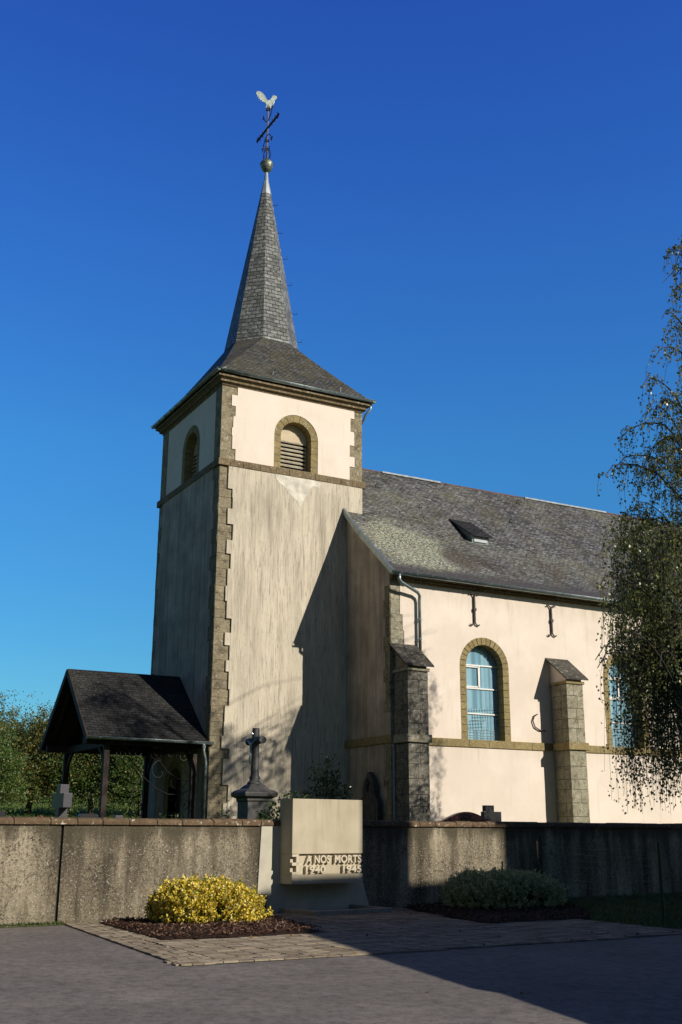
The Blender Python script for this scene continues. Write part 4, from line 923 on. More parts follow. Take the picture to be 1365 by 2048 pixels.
def text(s, size, left, z, wdt, name='lettering'):
    cu_ = bpy.data.curves.new('t', 'FONT'); cu_.body = s; cu_.size = size; cu_.extrude = .035; cu_.space_character = 1.05; cu_.offset = .006
    to = bpy.data.objects.new('t', cu_); C.objects.link(to); dg = bpy.context.evaluated_depsgraph_get(); dg.update()
    me = bpy.data.meshes.new_from_object(to.evaluated_get(dg)); bpy.data.objects.remove(to)
    xs_ = [v.co.x for v in me.vertices]; k = wdt/(max(xs_)-min(xs_)); x0_ = min(xs_)
    root = parent_origin(mem)
    for v in me.vertices:
        p = mp(left+(v.co.x-x0_)*k, .41+.035+v.co.z, z+v.co.y); v.co = p-root
    me.materials.clear(); me.materials.append(M['letter']); o = bpy.data.objects.new(name, me); C.objects.link(o); o.parent = mem; o['_o'] = list(root); return o
text('A NOS', .205, .34, .945, .60); text('MORTS', .205, 1.05, .945, .68); text('1940', .185, .34, .755, .48); text('1945', .185, 1.26, .755, .47)
# smooth pale backing on the wall, flaring at the foot
mb = MB(); bl_ = [(-.44, 1.655), (-.52, 0.0), (2.30, 0.0), (2.05, .7), (1.86, 1.655)]
mb.panel([bl_[::-1]], mp(0, .025, 0), WD, Z, WN, .03); make('backing_panel', mb, 'whitewall', mem)
mb = MB(); k0 = mp(-.02, 1.35, 0); kw = 1.85
mb.obox(k0, WD*kw, WN*-.12, Z*.10); mb.obox(k0+WN*-.121, WD*.12, WN*-1.15, Z*.10); mb.obox(k0+WN*-.121+WD*(kw-.12), WD*.12, WN*-1.15, Z*.10)
make('kerb', mb, plain('pale_concrete_kerb', (.30, .28, .22), .9, 0, .2, 8, .2, .3), mem, bevel=.012)
mb = MB().obox(mp(-.5, .16, .0), WD*.13, WN*-.13, Z*.36); o = make('junction_box', mb, 'iron', bevel=.01); tag(o, 'small black metal box at the wall foot between yellow bush and memorial', 'box')

# ------------------------------------------------------------------ stone crucifix on a pedestal
cv = Vector((-1.14, -6, 0))
cr_ = thing('stone_crucifix', 'dark round-armed stone crucifix on a moulded square pedestal', 'crucifix', (cv.x, cv.y, GZ))
mb = MB(); mb.lathe((cv.x, cv.y, 0), [(.42, GZ-.05), (.42, GZ+.25), (.33, GZ+.30), (.33, 2.27), (.36, 2.30), (.36, 2.36), (.46, 2.41), (.47, 2.50), (.40, 2.56), (.30, 2.60), (.24, 2.67), (.18, 2.72)], sq=True)
make('pedestal', mb, 'bluestone', cr_, bevel=.012)
mb = MB(); mb.lathe((cv.x, cv.y, 0), [(.20, 2.70), (.20, 2.76), (.15, 2.80), (.13, 2.84), (.15, 2.88), (.13, 2.92), (.112, 2.96), (.100, 3.6), (.098, 4.14), (.085, 4.17)], 20); make('shaft', mb, 'bluestone', cr_, smooth=True)
mb = MB(); mb.tube([(cv.x, cv.y-.46, 3.84), (cv.x, cv.y+.46, 3.84)], .098, 20); make('cross_arm', mb, 'bluestone', cr_)
# figure of Christ: one continuous small body
def skin(name, verts, edges, radii, mat, parent, sub=1):
    me = bpy.data.meshes.new(name); off = parent_origin(parent); me.from_pydata([tuple(Vector(v)-off) for v in verts], edges, []); o = bpy.data.objects.new(name, me); C.objects.link(o); o.parent = parent; o['_o'] = list(off)
    sm = o.modifiers.new('skin', 'SKIN'); 
    for i, r_ in enumerate(radii): me.skin_vertices[0].data[i].radius = (r_, r_)
    me.skin_vertices[0].data[0].use_root = True
    s_ = o.modifiers.new('sub', 'SUBSURF'); s_.levels = sub; s_.render_levels = sub; me.materials.append(M[mat]); return o
fx = cv.x-.135; fy = cv.y
vs = [(fx, fy, 3.50), (fx, fy, 3.60), (fx, fy, 3.72), (fx, fy, 3.78), (fx-.02, fy+.01, 3.83), (fx, fy-.06, 3.75), (fx+.01, fy-.16, 3.80), (fx+.02, fy-.27, 3.87), (fx, fy+.06, 3.75), (fx+.01, fy+.16, 3.80), (fx+.02, fy+.27, 3.87), (fx-.02, fy-.02, 3.35), (fx, fy-.01, 3.22), (fx-.02, fy+.02, 3.35), (fx, fy+.01, 3.21), (fx-.03, fy, 3.18)]
skin('corpus', vs, [(0, 1), (1, 2), (2, 3), (3, 4), (2, 5), (5, 6), (6, 7), (2, 8), (8, 9), (9, 10), (0, 11), (11, 12), (0, 13), (13, 14), (14, 15)], [.035, .032, .042, .018, .028, .02, .015, .012, .02, .015, .012, .024, .016, .024, .016, .01], 'bronze', cr_)
mb = MB().lathe((0, 0, 0), [(.001, 0), (.03, 0), (.03, .012)], 12) if False else MB().tube([(cv.x-.10, cv.y, 4.02), (cv.x-.112, cv.y, 4.02)], .035, 14); make('badge', mb, 'bronze', cr_)

# granite cross, left
def granite_cross(cx, cy, label, mat, h=2.53, arm=.46, zarm=2.2, th=.20, name='grave_cross', group=None):
    t = thing(name, label, 'grave', (cx, cy, GZ), group)
    lp = [(-.14, 1.72), (.14, 1.72), (.14, zarm-.17), (arm, zarm-.17), (arm, zarm+.14), (.15, zarm+.14), (.15, h), (-.15, h), (-.15, zarm+.14), (-arm, zarm+.14), (-arm, zarm-.17), (-.14, zarm-.17)]
    mb = MB().panel([[(a, b) for a, b in lp]], (cx-th/2, cy, 0), Y, Z, -X, th); make('cross_head', mb, mat, t, bevel=.01)
    mb = MB(); mb.add([(cx-.25, cy-.45, GZ), (cx+.3, cy-.45, GZ), (cx+.3, cy+.45, GZ), (cx-.25, cy+.45, GZ), (cx-.12, cy-.16, 1.75), (cx+.13, cy-.16, 1.75), (cx+.13, cy+.16, 1.75), (cx-.12, cy+.16, 1.75)], [(0, 1, 2, 3), (4, 5, 6, 7), (0, 1, 5, 4), (1, 2, 6, 5), (2, 3, 7, 6), (3, 0, 4, 7)]); make('base', mb, mat, t, bevel=.01)
    return t
granite_cross(-6.72, -8, 'blocky grey granite cross before the left end of the porch', 'granite')
def headstone(cx, cy, w_, h, label, mat, shape='step', th=.16):
    t = thing('headstone', label, 'headstone', (cx, cy, GZ))
    if shape == 'wave':
        n_ = 20; top = [(-w_/2+w_*i/n_, h-.30+.30*(.5+.5*math.cos(math.pi*min(1, abs(i/n_-.42)/.5)))**.8) for i in range(n_+1)]
        lp = [(-w_/2, GZ-.05)]+top+[(w_/2, GZ-.05)]
    elif shape == 'step': lp = [(-w_/2, GZ-.05), (-w_/2, h-.12), (-w_*.22, h-.12), (-w_*.22, h), (w_*.22, h), (w_*.22, h-.12), (w_/2, h-.12), (w_/2, GZ-.05)]
    else: lp = [(-w_/2, GZ-.05), (-w_/2, h-.05), (-w_/2+.05, h), (w_/2-.05, h), (w_/2, h-.05), (w_/2, GZ-.05)]
    make('slab', MB().panel([lp[::-1]], (cx, cy, 0), X, Z, -Y, th), mat, t, bevel=.012)
    make('footing', MB().box(cx-w_/2-.08, cy-.12, GZ-.05, cx+w_/2+.08, cy+th+.12, GZ+.14), mat, t, bevel=.01)
    return t
headstone(5.78, -6, 2.15, 2.10, 'dark red polished headstone with a wave-shaped top below the first nave window', 'redgranite', 'wave')
t = thing('grave_cross', 'short black granite cross standing right of the wave-topped red headstone', 'grave', (6.72, -5.6, GZ))
make('cross_head', MB().panel([[(-.22, 1.0), (-.22, 2.12), (-.16, 2.12), (-.16, 2.30), (.16, 2.30), (.16, 2.12), (.42, 2.12), (.42, 1.0)][::-1]], (6.72, -5.6, 0), X, Z, -Y, .16), 'blackgranite', t, bevel=.008)
make('footing', MB().box(6.4, -5.75, GZ-.05, 7.25, -5.35, GZ+.12), 'blackgranite', t, bevel=.01)
headstone(-7.5, -5.5, .55, 1.98, 'small black stepped headstone at the far left above the wall', 'blackgranite', 'step')
headstone(-5.15, -4.8, .50, 1.95, 'small black headstone just right of the granite cross', 'blackgranite', 'flat')
headstone(-4.1, -4.0, .50, 1.93, 'low pale grey headstone seen left of the front porch post', 'granite', 'step')
headstone(-2.2, -1.6, 1.1, 1.86, 'wide low grey headstone under the porch opening', 'granite', 'flat')
mb = MB(); mb.lathe((-7.22, -8.3, 0), [(.03, 1.72), (.04, 1.74), (.035, 1.83), (.012, 1.86)], 12); o = make('grave_lantern', mb, 'lantern', smooth=True, root=(-7.22, -8.3, 1.72)); tag(o, 'small red grave light left of the granite cross', 'lantern')
mb = MB().box(-7.34, -8.42, GZ, -7.1, -8.18, 1.72); o = make('lantern_stand', mb, 'granite', bevel=.01); tag(o, 'grey stone block carrying the red grave light', 'stand')
# gothic tomb against the west gable wall
t = thing('gothic_tomb', 'dark pointed gravestone with shoulders against the nave end wall', 'gravestone', (4.7, -1.93, GZ))
gp = [(-.58, GZ-.05), (-.58, 2.35), (-.52, 2.52), (-.40, 2.60), (-.36, 2.62), (-.37, 2.85), (-.30, 3.06), (-.16, 3.20), (-.13, 3.28), (-.08, 3.28), (-.08, 3.36), (.08, 3.36), (.08, 3.28), (.13, 3.28), (.16, 3.20), (.30, 3.06), (.37, 2.85), (.36, 2.62), (.40, 2.60), (.52, 2.52), (.58, 2.35), (.58, GZ-.05)]
make('slab', MB().panel([gp], (4.68, -1.93, 0), Y, Z, -X, .16), 'bluestone', t, bevel=.015)
make('moulding', MB().panel([[(a*.8, GZ+(b-GZ)*.93) for a, b in gp]], (4.66, -1.93, 0), Y, Z, -X, .03), 'bluestone', t, bevel=.012)
mb = MB(); mb.tube([(4.62, -1.93, 2.75), (4.62, -1.93, 3.15)], .03, 6); mb.tube([(4.62, -2.06, 3.0), (4.62, -1.80, 3.0)], .03, 6); make('relief_cross', mb, 'bluestone', t)

# ------------------------------------------------------------------ bushes and shrubs
def bush(name, label, c, rx, ry, h, nclump, mat, leafsize, parentmat='twig', per=26, flat=.75, seed=1, root_z=0):
    t = thing(name, label, 'bush', (c[0], c[1], root_z)); r_ = np.random.default_rng(seed); P = []; Dd = []
    mbb = MB()
    bumps = r_.normal(size=(9, 3)); bumps /= np.linalg.norm(bumps, axis=1)[:, None]; ba = r_.uniform(-.16, .20, 9)
    for i in range(nclump):
        d = r_.normal(size=3); d[2] = abs(d[2])*1.0-.15; d /= np.linalg.norm(d); k = 1+sum(a*max(0, d@b)**3 for a, b in zip(ba, bumps))
        rr = k*(1-.35*r_.random()**2.2)*(1 if i % 11 else r_.uniform(1.02, 1.12))
        # superellipsoid: flat top, full sides
        e = np.sign(d)*np.abs(d)**flat; p = np.array([c[0]+e[0]*rx*rr, c[1]+e[1]*ry*rr, root_z+.10+h*.12+max(-.05, e[2])*h*.86*rr])
        ax = d+np.array([0, 0, .7]); ax /= np.linalg.norm(ax)
        m_ = int(per*r_.uniform(.6, 1.3)); L_ = leafsize*2.6*r_.uniform(.7, 1.3)
        tt = r_.random(m_); q = p+ax*(tt*L_)[:, None]-ax*L_*.5+r_.normal(size=(m_, 3))*leafsize*.35
        P.append(q); Dd.append(ax*.55+r_.normal(size=(m_, 3))*.75)
        if i % 24 == 7 and e[2] > .2:
            tip = p+ax*r_.uniform(.08, .17); tt2 = r_.random(9); P.append(p+(tip-p)*tt2[:, None]+r_.normal(size=(9, 3))*.008); Dd.append(ax*.8+r_.normal(size=(9, 3))*.5); mbb.tube([Vector(p-ax*.1), Vector(tip)], [.004, .002], 3, False)
        if i % 14 == 0:
            b0 = Vector((c[0]+e[0]*rx*.15, c[1]+e[1]*ry*.15, root_z+.03)); mid = b0.lerp(Vector(p), .5)+Z*.05; mbb.tube([b0, mid, Vector(p)], [.018, .012, .005], 4, False)
    # dark inner mass of old leaves so the light does not pass straight through
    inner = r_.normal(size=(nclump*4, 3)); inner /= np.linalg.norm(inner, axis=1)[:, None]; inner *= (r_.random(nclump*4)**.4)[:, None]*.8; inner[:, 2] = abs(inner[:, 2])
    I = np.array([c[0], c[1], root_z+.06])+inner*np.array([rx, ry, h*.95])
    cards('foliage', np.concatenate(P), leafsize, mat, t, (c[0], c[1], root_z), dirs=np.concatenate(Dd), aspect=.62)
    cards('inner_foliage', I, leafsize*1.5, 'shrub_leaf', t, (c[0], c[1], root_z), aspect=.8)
    make('stems', mbb, 'twig', t); return t
bush('euonymus_bush', 'bright yellow variegated bush in a bark bed left of the memorial', (-5.93, -14.5), .80, .76, .61, 1300, 'euonymus', .046, seed=3)
bush('euonymus_bush', 'wide grey green clipped bush in shade right of the memorial', (1.05, -13.7), 1.27, .95, .72, 1600, 'privet', .045, seed=8)
def shrub(label, c, pts_, n_, size, spread, mat='shrub_leaf', name='shrub', z0=GZ):
    t = thing(name, label, 'shrub', (c[0], c[1], z0)); mbb = MB(); P = []; r_ = random.Random(int(c[0]*100))
    for (dx, dy, h) in pts_:
        b0 = Vector((c[0]+dx*.3, c[1]+dy*.3, z0)); tp = Vector((c[0]+dx, c[1]+dy, z0+h)); mid = b0.lerp(tp, .55)+Vector((0, 0, h*.08)); mbb.tube([b0, mid, tp], [.02, .013, .005], 5, False)
        for k in range(n_):
            t_ = r_.uniform(.25, 1.03); s = spread*(1.15-t_*.6); b = b0.lerp(mid, t_*2) if t_ < .5 else mid.lerp(tp, (t_-.5)*2); P.append((b.x+r_.gauss(0, s), b.y+r_.gauss(0, s), b.z+r_.gauss(0, s*.6)))
    cards('foliage', P, size, mat, t, (c[0], c[1], z0), aspect=.5); make('stems', mbb, 'twig', t); return t
shrub('tall dark green rose-like shrub rising behind the memorial slab', (1.35, -5.0), [(-.45, 0, 1.5), (-.1, .2, 2.2), (.2, -.1, 2.5), (.45, 0, 2.1), (.9, .1, 1.7), (-.9, 0, 1.3), (.0, -.2, 1.9), (.6, .2, 1.9)], 260, .09, .17)
shrub('low glossy green shrub at the foot of the crucifix, left of the memorial', (-2.1, -9.6), [(-.5, 0, .9), (-.2, .1, 1.15), (.15, 0, 1.3), (.4, .1, 1.35), (.65, 0, 1.2), (0, -.2, 1.0)], 190, .085, .13)
shrub('thin leafy sprig left of the crucifix pedestal', (-3.05, -8.6), [(-.1, 0, 1.1), (.05, 0, 1.25), (.15, .05, .95)], 24, .07, .05, name='sprig')
shrub('small dark plant right of the granite cross above the wall', (-4.9, -9.8), [(-.1, 0, .8), (.1, 0, .85), (.2, 0, .8)], 90, .05, .09, name='sprig')
shrub('thin bare-looking sprig before the corner buttress', (3.2, -9.5), [(-.12, 0, .95), (.02, 0, .98)], 5, .05, .03, name='sprig')

# ------------------------------------------------------------------ weeping birch
def allowed(p):
    x, y, z = p
    X0, Z0 = x+.565*y, z+.62*y
    if -.1 < X0 < 5.0 and Z0 > 5.4: return False
    if X0 >= 5.0 and Z0 > 9: return False
    Xn, Zn = x+.565*(y+3), z+.62*(y+3)
    if Xn > 6.95 and Zn > 1.6: return False
    if 4.8 < Xn <= 6.95 and Zn > 8.7: return False
    xl = float(np.interp(z, [1.5, 2.2, 4, 5.8, 8.3, 9.5, 10.5, 11.5, 13, 15.7, 17], [4.7, 4.45, 4.55, 4.75, 4.85, 5.1, 5.6, 6.4, 7.2, 7.6, 8.7]))-(-13-y)*.94
    if x < xl: return False
    wy = -11.45; Xw, Zw = x+.565*(y-wy), z+.62*(y-wy)
    if Xw < 3.35 and Zw < 2.2: return False
    return True
bt = Vector((6.42, -13.75, 0))
birch = thing('birch_tree', 'weeping birch with small dark leaves hanging over the right edge', 'tree', tuple(bt))
rb = random.Random(11)
def wob(a, b, n, s): return [a.lerp(b, i/n)+Vector((rb.gauss(0, s), rb.gauss(0, s), rb.gauss(0, s)*.4))*(0 < i < n) for i in range(n+1)]
mb = MB(); trk = [bt+Vector((0, 0, -.1)), bt+Vector((.05, .0, 2)), bt+Vector((.3, -.1, 5)), bt+Vector((.8, -.3, 8.5)), bt+Vector((1.1, -.6, 11.5)), bt+Vector((1.0, -.9, 14)), bt+Vector((.8, -1.2, 16.3))]
mb.tube(trk, [.20, .16, .14, .12, .09, .055, .02], 10); make('trunk', mb, 'birch_bark', birch, smooth=True)
def trunk_at(z):
    for a, b in zip(trk[:-1], trk[1:]):
        if a.z <= z <= b.z: return a.lerp(b, (z-a.z)/(b.z-a.z))
    return trk[-1].copy()
limbs = MB(); twigs = MB(); LP = []; LD = []; nlimb = 0
for i in range(215):
    z = rb.uniform(3.2, 16.0) if i > 40 else rb.uniform(10, 16.2); an = rb.uniform(0, 2*math.pi) if i % 3 else rb.uniform(2.3, 4.6)
    a = trunk_at(z); u = Vector((math.cos(an), math.sin(an), 0)); tt = (z-3)/13
    reach = (3.9*(1-max(0, tt)**2.2)+1.0)*rb.uniform(.55, 1.0)*((1.75 if i % 3 == 0 and 6 < z < 12.5 else 1.2) if u.x > .3 else 1.0); 
    tip = a+u*reach+Z*rb.uniform(.5, 1.6)*(1-.2*tt); tip.z = min(tip.z, 17)
    mid = a.lerp(tip, .5)+Z*rb.uniform(.3, .7); pts = [a.lerp(mid, k/3) for k in range(3)]+[mid.lerp(tip, k/4)+Z*.12*math.sin(k/4*math.pi) for k in range(5)]; pts.append(tip+u*.35-Z*.35)
    if not allowed(tip) or not allowed(mid) or (z > 11.3 and rb.random() < .55): continue
    limbs.tube(pts, [.028*(1-k/len(pts))*(1.2-.5*tt)+.006 for k in range(len(pts))], 5, False); nlimb += 1
    for j in range(int(7+reach*4)):
        t_ = rb.uniform(.25, 1); f = t_*(len(pts)-1); k = min(int(f), len(pts)-2); p0 = pts[k].lerp(pts[k+1], f-k)
        L_ = rb.uniform(.5, 2.1)*(1.2 if z < 9 else .75)
        if p0.z-L_ < 1.5+.4*rb.random(): L_ = max(.4, p0.z-1.6)
        out = (u*rb.uniform(.1, 1.1)+Vector((rb.gauss(0, .5), rb.gauss(0, .5), 0)))*.8; seg = 7; q = [p0.copy()]; v = out*.28+Z*.04
        for s in range(seg): v = v*.72+Vector((rb.gauss(0, .012), rb.gauss(0, .012), -L_/seg*.34)); q.append(q[-1]+v*(1.0))
        ql = sum((b_-a_).length for a_, b_ in zip(q[:-1], q[1:])); 
        okk = allowed(q[-1]) and allowed(q[3]) and allowed(q[0])
        if not okk: continue
        twigs.tube(q, [.007]+[.004]*(len(q)-1), 3, False)
        nl = int(ql*rb.uniform(12, 21))
        for l in range(nl):
            f2 = rb.random()*(len(q)-1); k2 = min(int(f2), len(q)-2); pp = q[k2].lerp(q[k2+1], f2-k2); LP.append((pp.x+rb.gauss(0, .05), pp.y+rb.gauss(0, .05), pp.z+rb.gauss(0, .03)))
for i in range(52):
    zt = rb.uniform(4.6, 9.5); yy = rb.uniform(-14.8, -12.6); xx = float(np.interp(zt, [1.5, 5.8, 8.3, 9.5], [4.6, 4.75, 4.85, 5.1]))-(-13-yy)*.94+abs(rb.gauss(0, 1.2))+.15
    a = trunk_at(max(2.2, zt-rb.uniform(.6, 2.2))); tip = Vector((xx, yy, zt)); mid = a.lerp(tip, .5)+Z*rb.uniform(.4, .8); pts = [a, a.lerp(mid, .5)+Z*.1, mid, mid.lerp(tip, .5)+Z*.12, tip]
    limbs.tube(pts, [.026, .02, .015, .010, .006], 5, False)
    for j in range(12):
        f = rb.uniform(1.6, 4); k = min(int(f), 3); p0 = pts[k].lerp(pts[k+1], f-k); L_ = min(rb.uniform(.8, 7.5), (p0.z-1.9-rb.random()*1.2)*1.25)
        if L_ < .4: continue
        seg = 8; q = [p0.copy()]; v = Vector((rb.gauss(-.25, .5), rb.gauss(0, .5), 0))*.16
        for s in range(seg): v = v*.75+Vector((rb.gauss(0, .02), rb.gauss(0, .02), -L_/seg*.30)); q.append(q[-1]+v)
        if not (allowed(q[-1]) and allowed(q[3]) and allowed(q[0])): continue
        twigs.tube(q, [.006]+[.0035]*(len(q)-1), 3, False); ql = sum((b_-a_).length for a_, b_ in zip(q[:-1], q[1:]))
        for l in range(int(ql*rb.uniform(9, 16))):
            f2 = rb.random()*seg; k2 = min(int(f2), seg-1); pp = q[k2].lerp(q[k2+1], f2-k2); LP.append((pp.x+rb.gauss(0, .06), pp.y+rb.gauss(0, .06), pp.z+rb.gauss(0, .03)))
for i in range(46):
    if i < 30: yy = rb.uniform(-14.4, -12.6); t_ = -3-yy; tip = Vector((rb.uniform(5.5, 6.8)+.565*t_, yy, rb.uniform(3.4, 8.4)+.62*t_))
    else: yy = rb.uniform(-15.4, -13.4); t_ = -yy; tip = Vector((rb.uniform(.4, 3.0)+.565*t_, yy, rb.uniform(2.6, 5.0)+.62*t_))
    a = trunk_at(max(3, tip.z-rb.uniform(1.5, 3.5))); mid = a.lerp(tip, .5)+Z*rb.uniform(.2, .6); pts = [a, a.lerp(mid, .5)+Z*.1, mid, mid.lerp(tip, .5)+Z*.12, tip]
    limbs.tube(pts, [.024, .018, .013, .009, .005], 5, False)
    for j in range(7):
        f = rb.uniform(3.1, 4); k = min(int(f), 3); p0 = pts[k].lerp(pts[k+1], f-k); L_ = rb.uniform(.5, 2.2); q = [p0.copy()]; v = Vector((rb.gauss(0, .4), rb.gauss(0, .4), 0))*.16
        for s in range(6): v = v*.75+Vector((rb.gauss(0, .02), rb.gauss(0, .02), -L_/6*.32)); q.append(q[-1]+v)
        if not (allowed(q[-1]) and allowed(q[3]) and allowed(q[0])): continue
        twigs.tube(q, [.006]+[.0035]*(len(q)-1), 3, False)
        for l in range(int(L_*18)):
            f2 = rb.random()*6; k2 = min(int(f2), 5); pp = q[k2].lerp(q[k2+1], f2-k2); LP.append((pp.x+rb.gauss(0, .07), pp.y+rb.gauss(0, .07), pp.z+rb.gauss(0, .03)))
make('limb', limbs, 'twig', birch, fixn=False); make('twig', twigs, 'twig', birch, fixn=False)
cards('crown', LP, .066, 'birch_leaf', birch, tuple(bt), aspect=.8, hang=True)
print('birch leaves', len(LP), 'limbs', nlimb)

# ------------------------------------------------------------------ orchard trees behind
def orchard(c, h, r_x, seed, label, mat='orchard_leaf', z0=2.2, apples=60, group='orchard trees behind the churchyard', nl=24000):
    t = thing('orchard_tree', label, 'tree', (c[0], c[1], z0), group); g = np.random.default_rng(seed); rr = random.Random(seed); base = Vector((c[0], c[1], z0))
    mb = MB(); fork = base+Vector((rr.uniform(-.3, .3), 0, h*.26)); mb.tube([base-Z*.3, base.lerp(fork, .5)+X*.05, fork], [.20, .15, .13], 8); make('trunk', mb, 'bark', t, smooth=True)
    mb = MB(); cl = []
    for i in range(64):
        a = rr.uniform(0, 2*math.pi); e = rr.uniform(-.45, 1.0); k = rr.uniform(.5, 1)
        p = Vector((c[0]+math.cos(a)*r_x*k*math.cos(e), c[1]+math.sin(a)*r_x*k*math.cos(e), z0+h*.42+math.sin(e)*h*.52*k+rr.uniform(-.3, .2)*h*.3)); cl.append(p)
        mid = fork.lerp(p, .5)+Z*.2; mb.tube([fork, mid, p, p+(p-fork).normalized()*.6+Z*.3], [.07, .045, .02, .006], 5, False)
    make('branch', mb, 'bark', t, fixn=False)
    P = []
    for p in cl:
        s = rr.uniform(.38, .75)*r_x/2.2; m_ = nl//len(cl); P.append(np.array(p)+np.clip(g.normal(size=(m_, 3)), -1.6, 1.6)*np.array([s, s, s*.75])); 
        q = p+(p-fork).normalized()*.6+Z*.3; P.append(np.array(q)+np.clip(g.normal(size=(m_//6, 3)), -1.5, 1.5)*.18)
        for k in range(3):
            d = Vector((rr.gauss(0, .5), rr.gauss(0, .5), rr.uniform(.2, 1))).normalized()*rr.uniform(.3, .65)*r_x/2; ts = g.random(40); P.append(np.array(p)+np.outer(ts, np.array(d))*1.3+g.normal(size=(40, 3))*.05)
    cards('crown', np.concatenate(P), .12, mat, t, (c[0], c[1], z0), aspect=.55)
    if apples:
        mb = MB()
        for i in range(apples): p = rr.choice(cl)+Vector((rr.gauss(0, .5), rr.gauss(0, .5), rr.gauss(0, .45))); mb.lathe(tuple(p), [(.005, -.035), (.035, -.01), (.035, .015), (.006, .035)], 6)
        make('apple', mb, 'apple', t)['kind'] = 'stuff'
orchard((-2.6, 26), 4.9, 2.6, 1, 'bushy apple tree whose crown fills the far left edge', z0=2.0, nl=36000)
orchard((1.3, 29), 6.4, 3.0, 2, 'bronze-leaved apple tree rising highest beside the porch gable', 'orchard_leaf_red', 2.15, nl=38000)
orchard((4.3, 27), 5.2, 2.6, 3, 'green apple tree seen through the porch left of the front post', z0=2.05, nl=36000)
orchard((7.6, 28.5), 5.4, 2.7, 4, 'dense green apple tree seen through the porch right of the front post', z0=2.05, nl=36000)
orchard((11.5, 30), 6.2, 2.7, 6, 'apple tree behind the tower, seen only between porch posts', z0=2.2, nl=14000)
# hedgerow far behind the orchard: one leafy mass
pts = []
for i in range(42000):
    x = random.uniform(-20, 46); y = 62+random.gauss(0, 1.6); h_ = 2.2+.7*math.sin(x*.45)+.7*math.sin(x*1.3+1); pts.append((x, y, 3.9+h_*random.random()**.8))
tag(cards('hedgerow', pts, .26, 'orchard_leaf', aspect=.6), 'dark green hedgerow far behind the apple trees', 'hedge', kind='stuff')
pts = [(random.uniform(-9, 16), random.uniform(22, 54)) for _ in range(34000)]
pts = [(x, y, TZ(y+11.9-x*.127)) for x, y in pts]
d = rng.normal(size=(len(pts), 3))*.35; d[:, 2] = 1
tag(cards('meadow_grass', pts, .26, 'meadow_leaf', dirs=d, aspect=.10), 'tall meadow grass under the orchard trees', 'grass', kind='stuff')

for i, (x, y, h_, lb) in enumerate(((-17, 1, 15, 'added broad tree west of the porch, unseen, screening the sky'), (-15, 11, 14, 'added tree north of the broad one, unseen, screening the sky'), (-20, -9, 15, 'added unseen tree at the far end of the churchyard wall, screening the sky'), (-22, -44, 13, 'added unseen tree across the road, farthest left behind the viewer, screening the sky'), (-12, -47, 14, 'added unseen tree across the road straight behind the viewer, screening the sky'))):  # unseen trees added to block sky light and darken the shaded faces
    orchard((x, y), h_, h_*.33, 20+i, lb, z0=.8 if y > -12 else 0, apples=0, group='added unseen trees screening the sky', nl=7000)
    o_ = [q for q in bpy.data.objects if q.parent and q.parent.get('label') == lb and q.name.startswith('crown')][0]
    me_ = o_.data; a_ = np.empty(len(me_.vertices)*3); me_.vertices.foreach_get('co', a_); a_ = a_.reshape(-1, 4, 3); c_ = a_.mean(1, keepdims=True); a_ = c_+(a_-c_)*3.2; me_.vertices.foreach_set('co', a_.ravel()); me_.update()

# ------------------------------------------------------------------ wire fence on the right
fen = thing('wire_fence', 'low green wire mesh fence crossing the lawn at the right edge', 'fence', (1.5, -17.7, 0))
fa, fb = Vector((3.55, -11.75, 0)), Vector((1.52, -17.7, 0))
mb = MB().tube([fb, fb+Z*1.42], .032, 8); p_ = make('post', mb, 'green_post', fen); mb = MB().tube([fa+Vector((0, -.1, 0)), fa+Vector((0, -.1, 1.46))], .028, 8); make('post', mb, 'post_dark', fen)
mb = MB().tube([fa+Vector((-.25, -.3, 0)), fa+Vector((-.28, -.3, 1.36))], .024, 8); p3 = make('post', mb, 'post_dark', fen)
mb = MB(); mb.tube([fa+Vector((0, -.1, 1.30)), fa+Vector((.10, -.12, 1.27)), fa+Vector((.16, -.12, 1.30))], .014, 5); mb.tube([fa+Vector((-.28, -.3, 1.05)), fa+Vector((0, -.1, .8))], .012, 5); make('fence_bracket', mb, 'post_dark', fen)
mb = MB(); dd = (fb-fa); L_ = dd.length; dn = dd.normalized()
for z in np.arange(.06, 1.36, .13): mb.tube([fa+dn*L_*i/6+Z*(z+.012*math.sin(i*2.1+z*9)) for i in range(7)], .0016, 3, False)
s = .1
while s < L_: mb.tube([fa+dn*s+Z*.04, fa+dn*s+Z*1.34], .0013, 3, False); s += .11
make('wire_mesh', mb, 'green_post', fen)

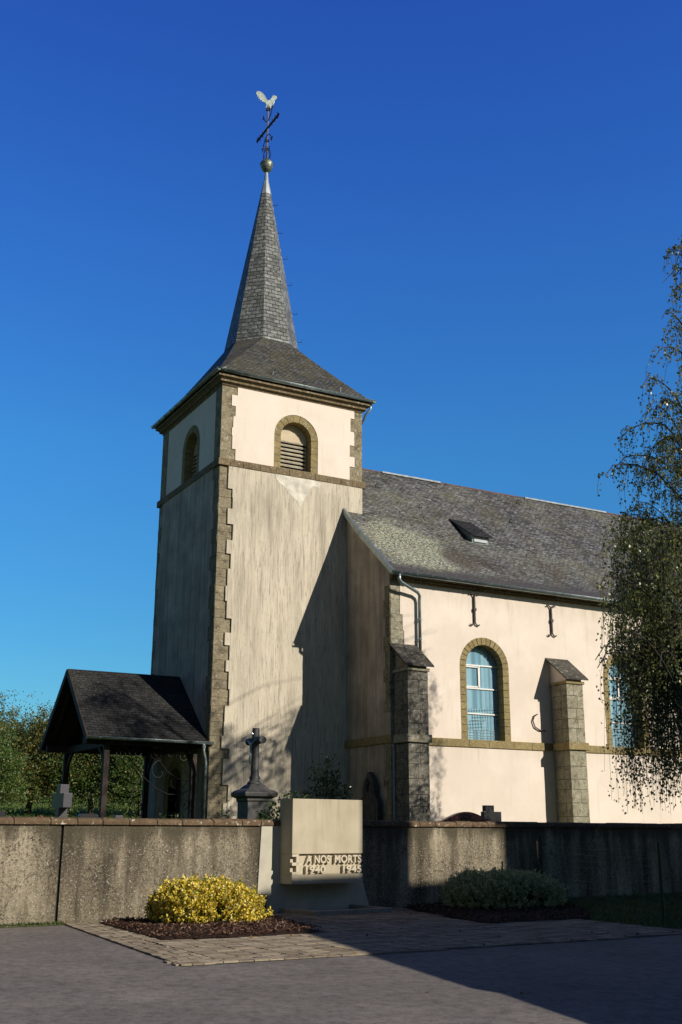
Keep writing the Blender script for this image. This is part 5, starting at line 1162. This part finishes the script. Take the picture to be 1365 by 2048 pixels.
# ------------------------------------------------------------------ the house behind the viewer that shades the forecourt
hs_ = thing('house', 'cream two-storey house with hipped roof and chimney behind the viewer', 'house', (6.4, -30, 0)); hs_.rotation_euler[2] = R(9)
hx0, hx1, hy0, hy1, he, hr = -3.0, 24, -33.6, -26.1, 3.0, 11.5
mb = MB().box(hx0+.4, hy0+.4, -.05, hx1-.4, hy1-.4, he+.1); make('wall', mb, 'cream', hs_)
ex0, ex1 = hx0, hx1; R0, R1 = Vector((6.4, -30, hr)), Vector((20, -30, hr))
q = [Vector((ex0, hy0, he)), Vector((ex1, hy0, he)), Vector((ex1, hy1, he)), Vector((ex0, hy1, he))]
mb = MB().add(q+[R0, R1], [(0, 1, 5, 4), (1, 2, 5), (2, 3, 4, 5), (3, 0, 4), (0, 3, 2, 1)]); make('roof', mb, 'tile', hs_, fixn=True)
mb = MB().box(13.9, -32.5, 0, 20.0, -27.8, 14.2); make('shade_wing', mb, 'cream', hs_)  # unseen wing added to shade the right part of the wall
mb = MB().add([(13.6, -32.8, 14.2), (20.3, -32.8, 14.2), (20.3, -27.5, 14.2), (13.6, -27.5, 14.2), (15, -30.1, 15.6), (19, -30.1, 15.6)], [(0, 1, 5, 4), (1, 2, 5), (2, 3, 4, 5), (3, 0, 4), (0, 3, 2, 1)]); make('shade_wing_roof', mb, 'tile', hs_)
mb = MB().box(8.40, -30.3, 9.5, 10.07, -29.7, 13.3); ch = make('chimney', mb, 'tile', hs_); make('chimney_cap', MB().box(8.37, -30.33, 13.3, 10.10, -29.67, 13.42), 'cornice', ch)
mb = MB(); a_ = [(-2.6, -26.5), (-6.6, -26.5), (-6.6, -30), (-2.6, -30)]
mb.add([(*a_[0], 0), (*a_[1], 0), (*a_[2], 0), (*a_[3], 0), (*a_[0], 3.3), (*a_[1], .35), (*a_[2], .35), (*a_[3], 3.3)], [(0, 1, 2, 3), (4, 5, 6, 7), (0, 1, 5, 4), (1, 2, 6, 5), (2, 3, 7, 6), (3, 0, 4, 7)]); make('shade_lean_to', mb, 'tile', hs_)  # unseen lean-to added to carry the shadow edge further down
for x in (2, 5.5, 9, 12.5, 16):
    wdw = make('window', MB().box(x, hy1-.42, 1.2, x+1.1, hy1-.37, 2.6), 'white', hs_); make('pane', MB().box(x+.08, hy1-.37, 1.28, x+1.02, hy1-.36, 2.52), 'glass', wdw)
dr = make('door', MB().box(7.4, hy1-.42, 0, 8.3, hy1-.36, 2.1), 'timber', hs_); make('handle', MB().tube([(7.5, hy1-.34, 1.05), (7.6, hy1-.34, 1.05)], .012, 6), 'zinc', dr)

for o in bpy.data.objects:
    if '_o' in o: del o['_o']
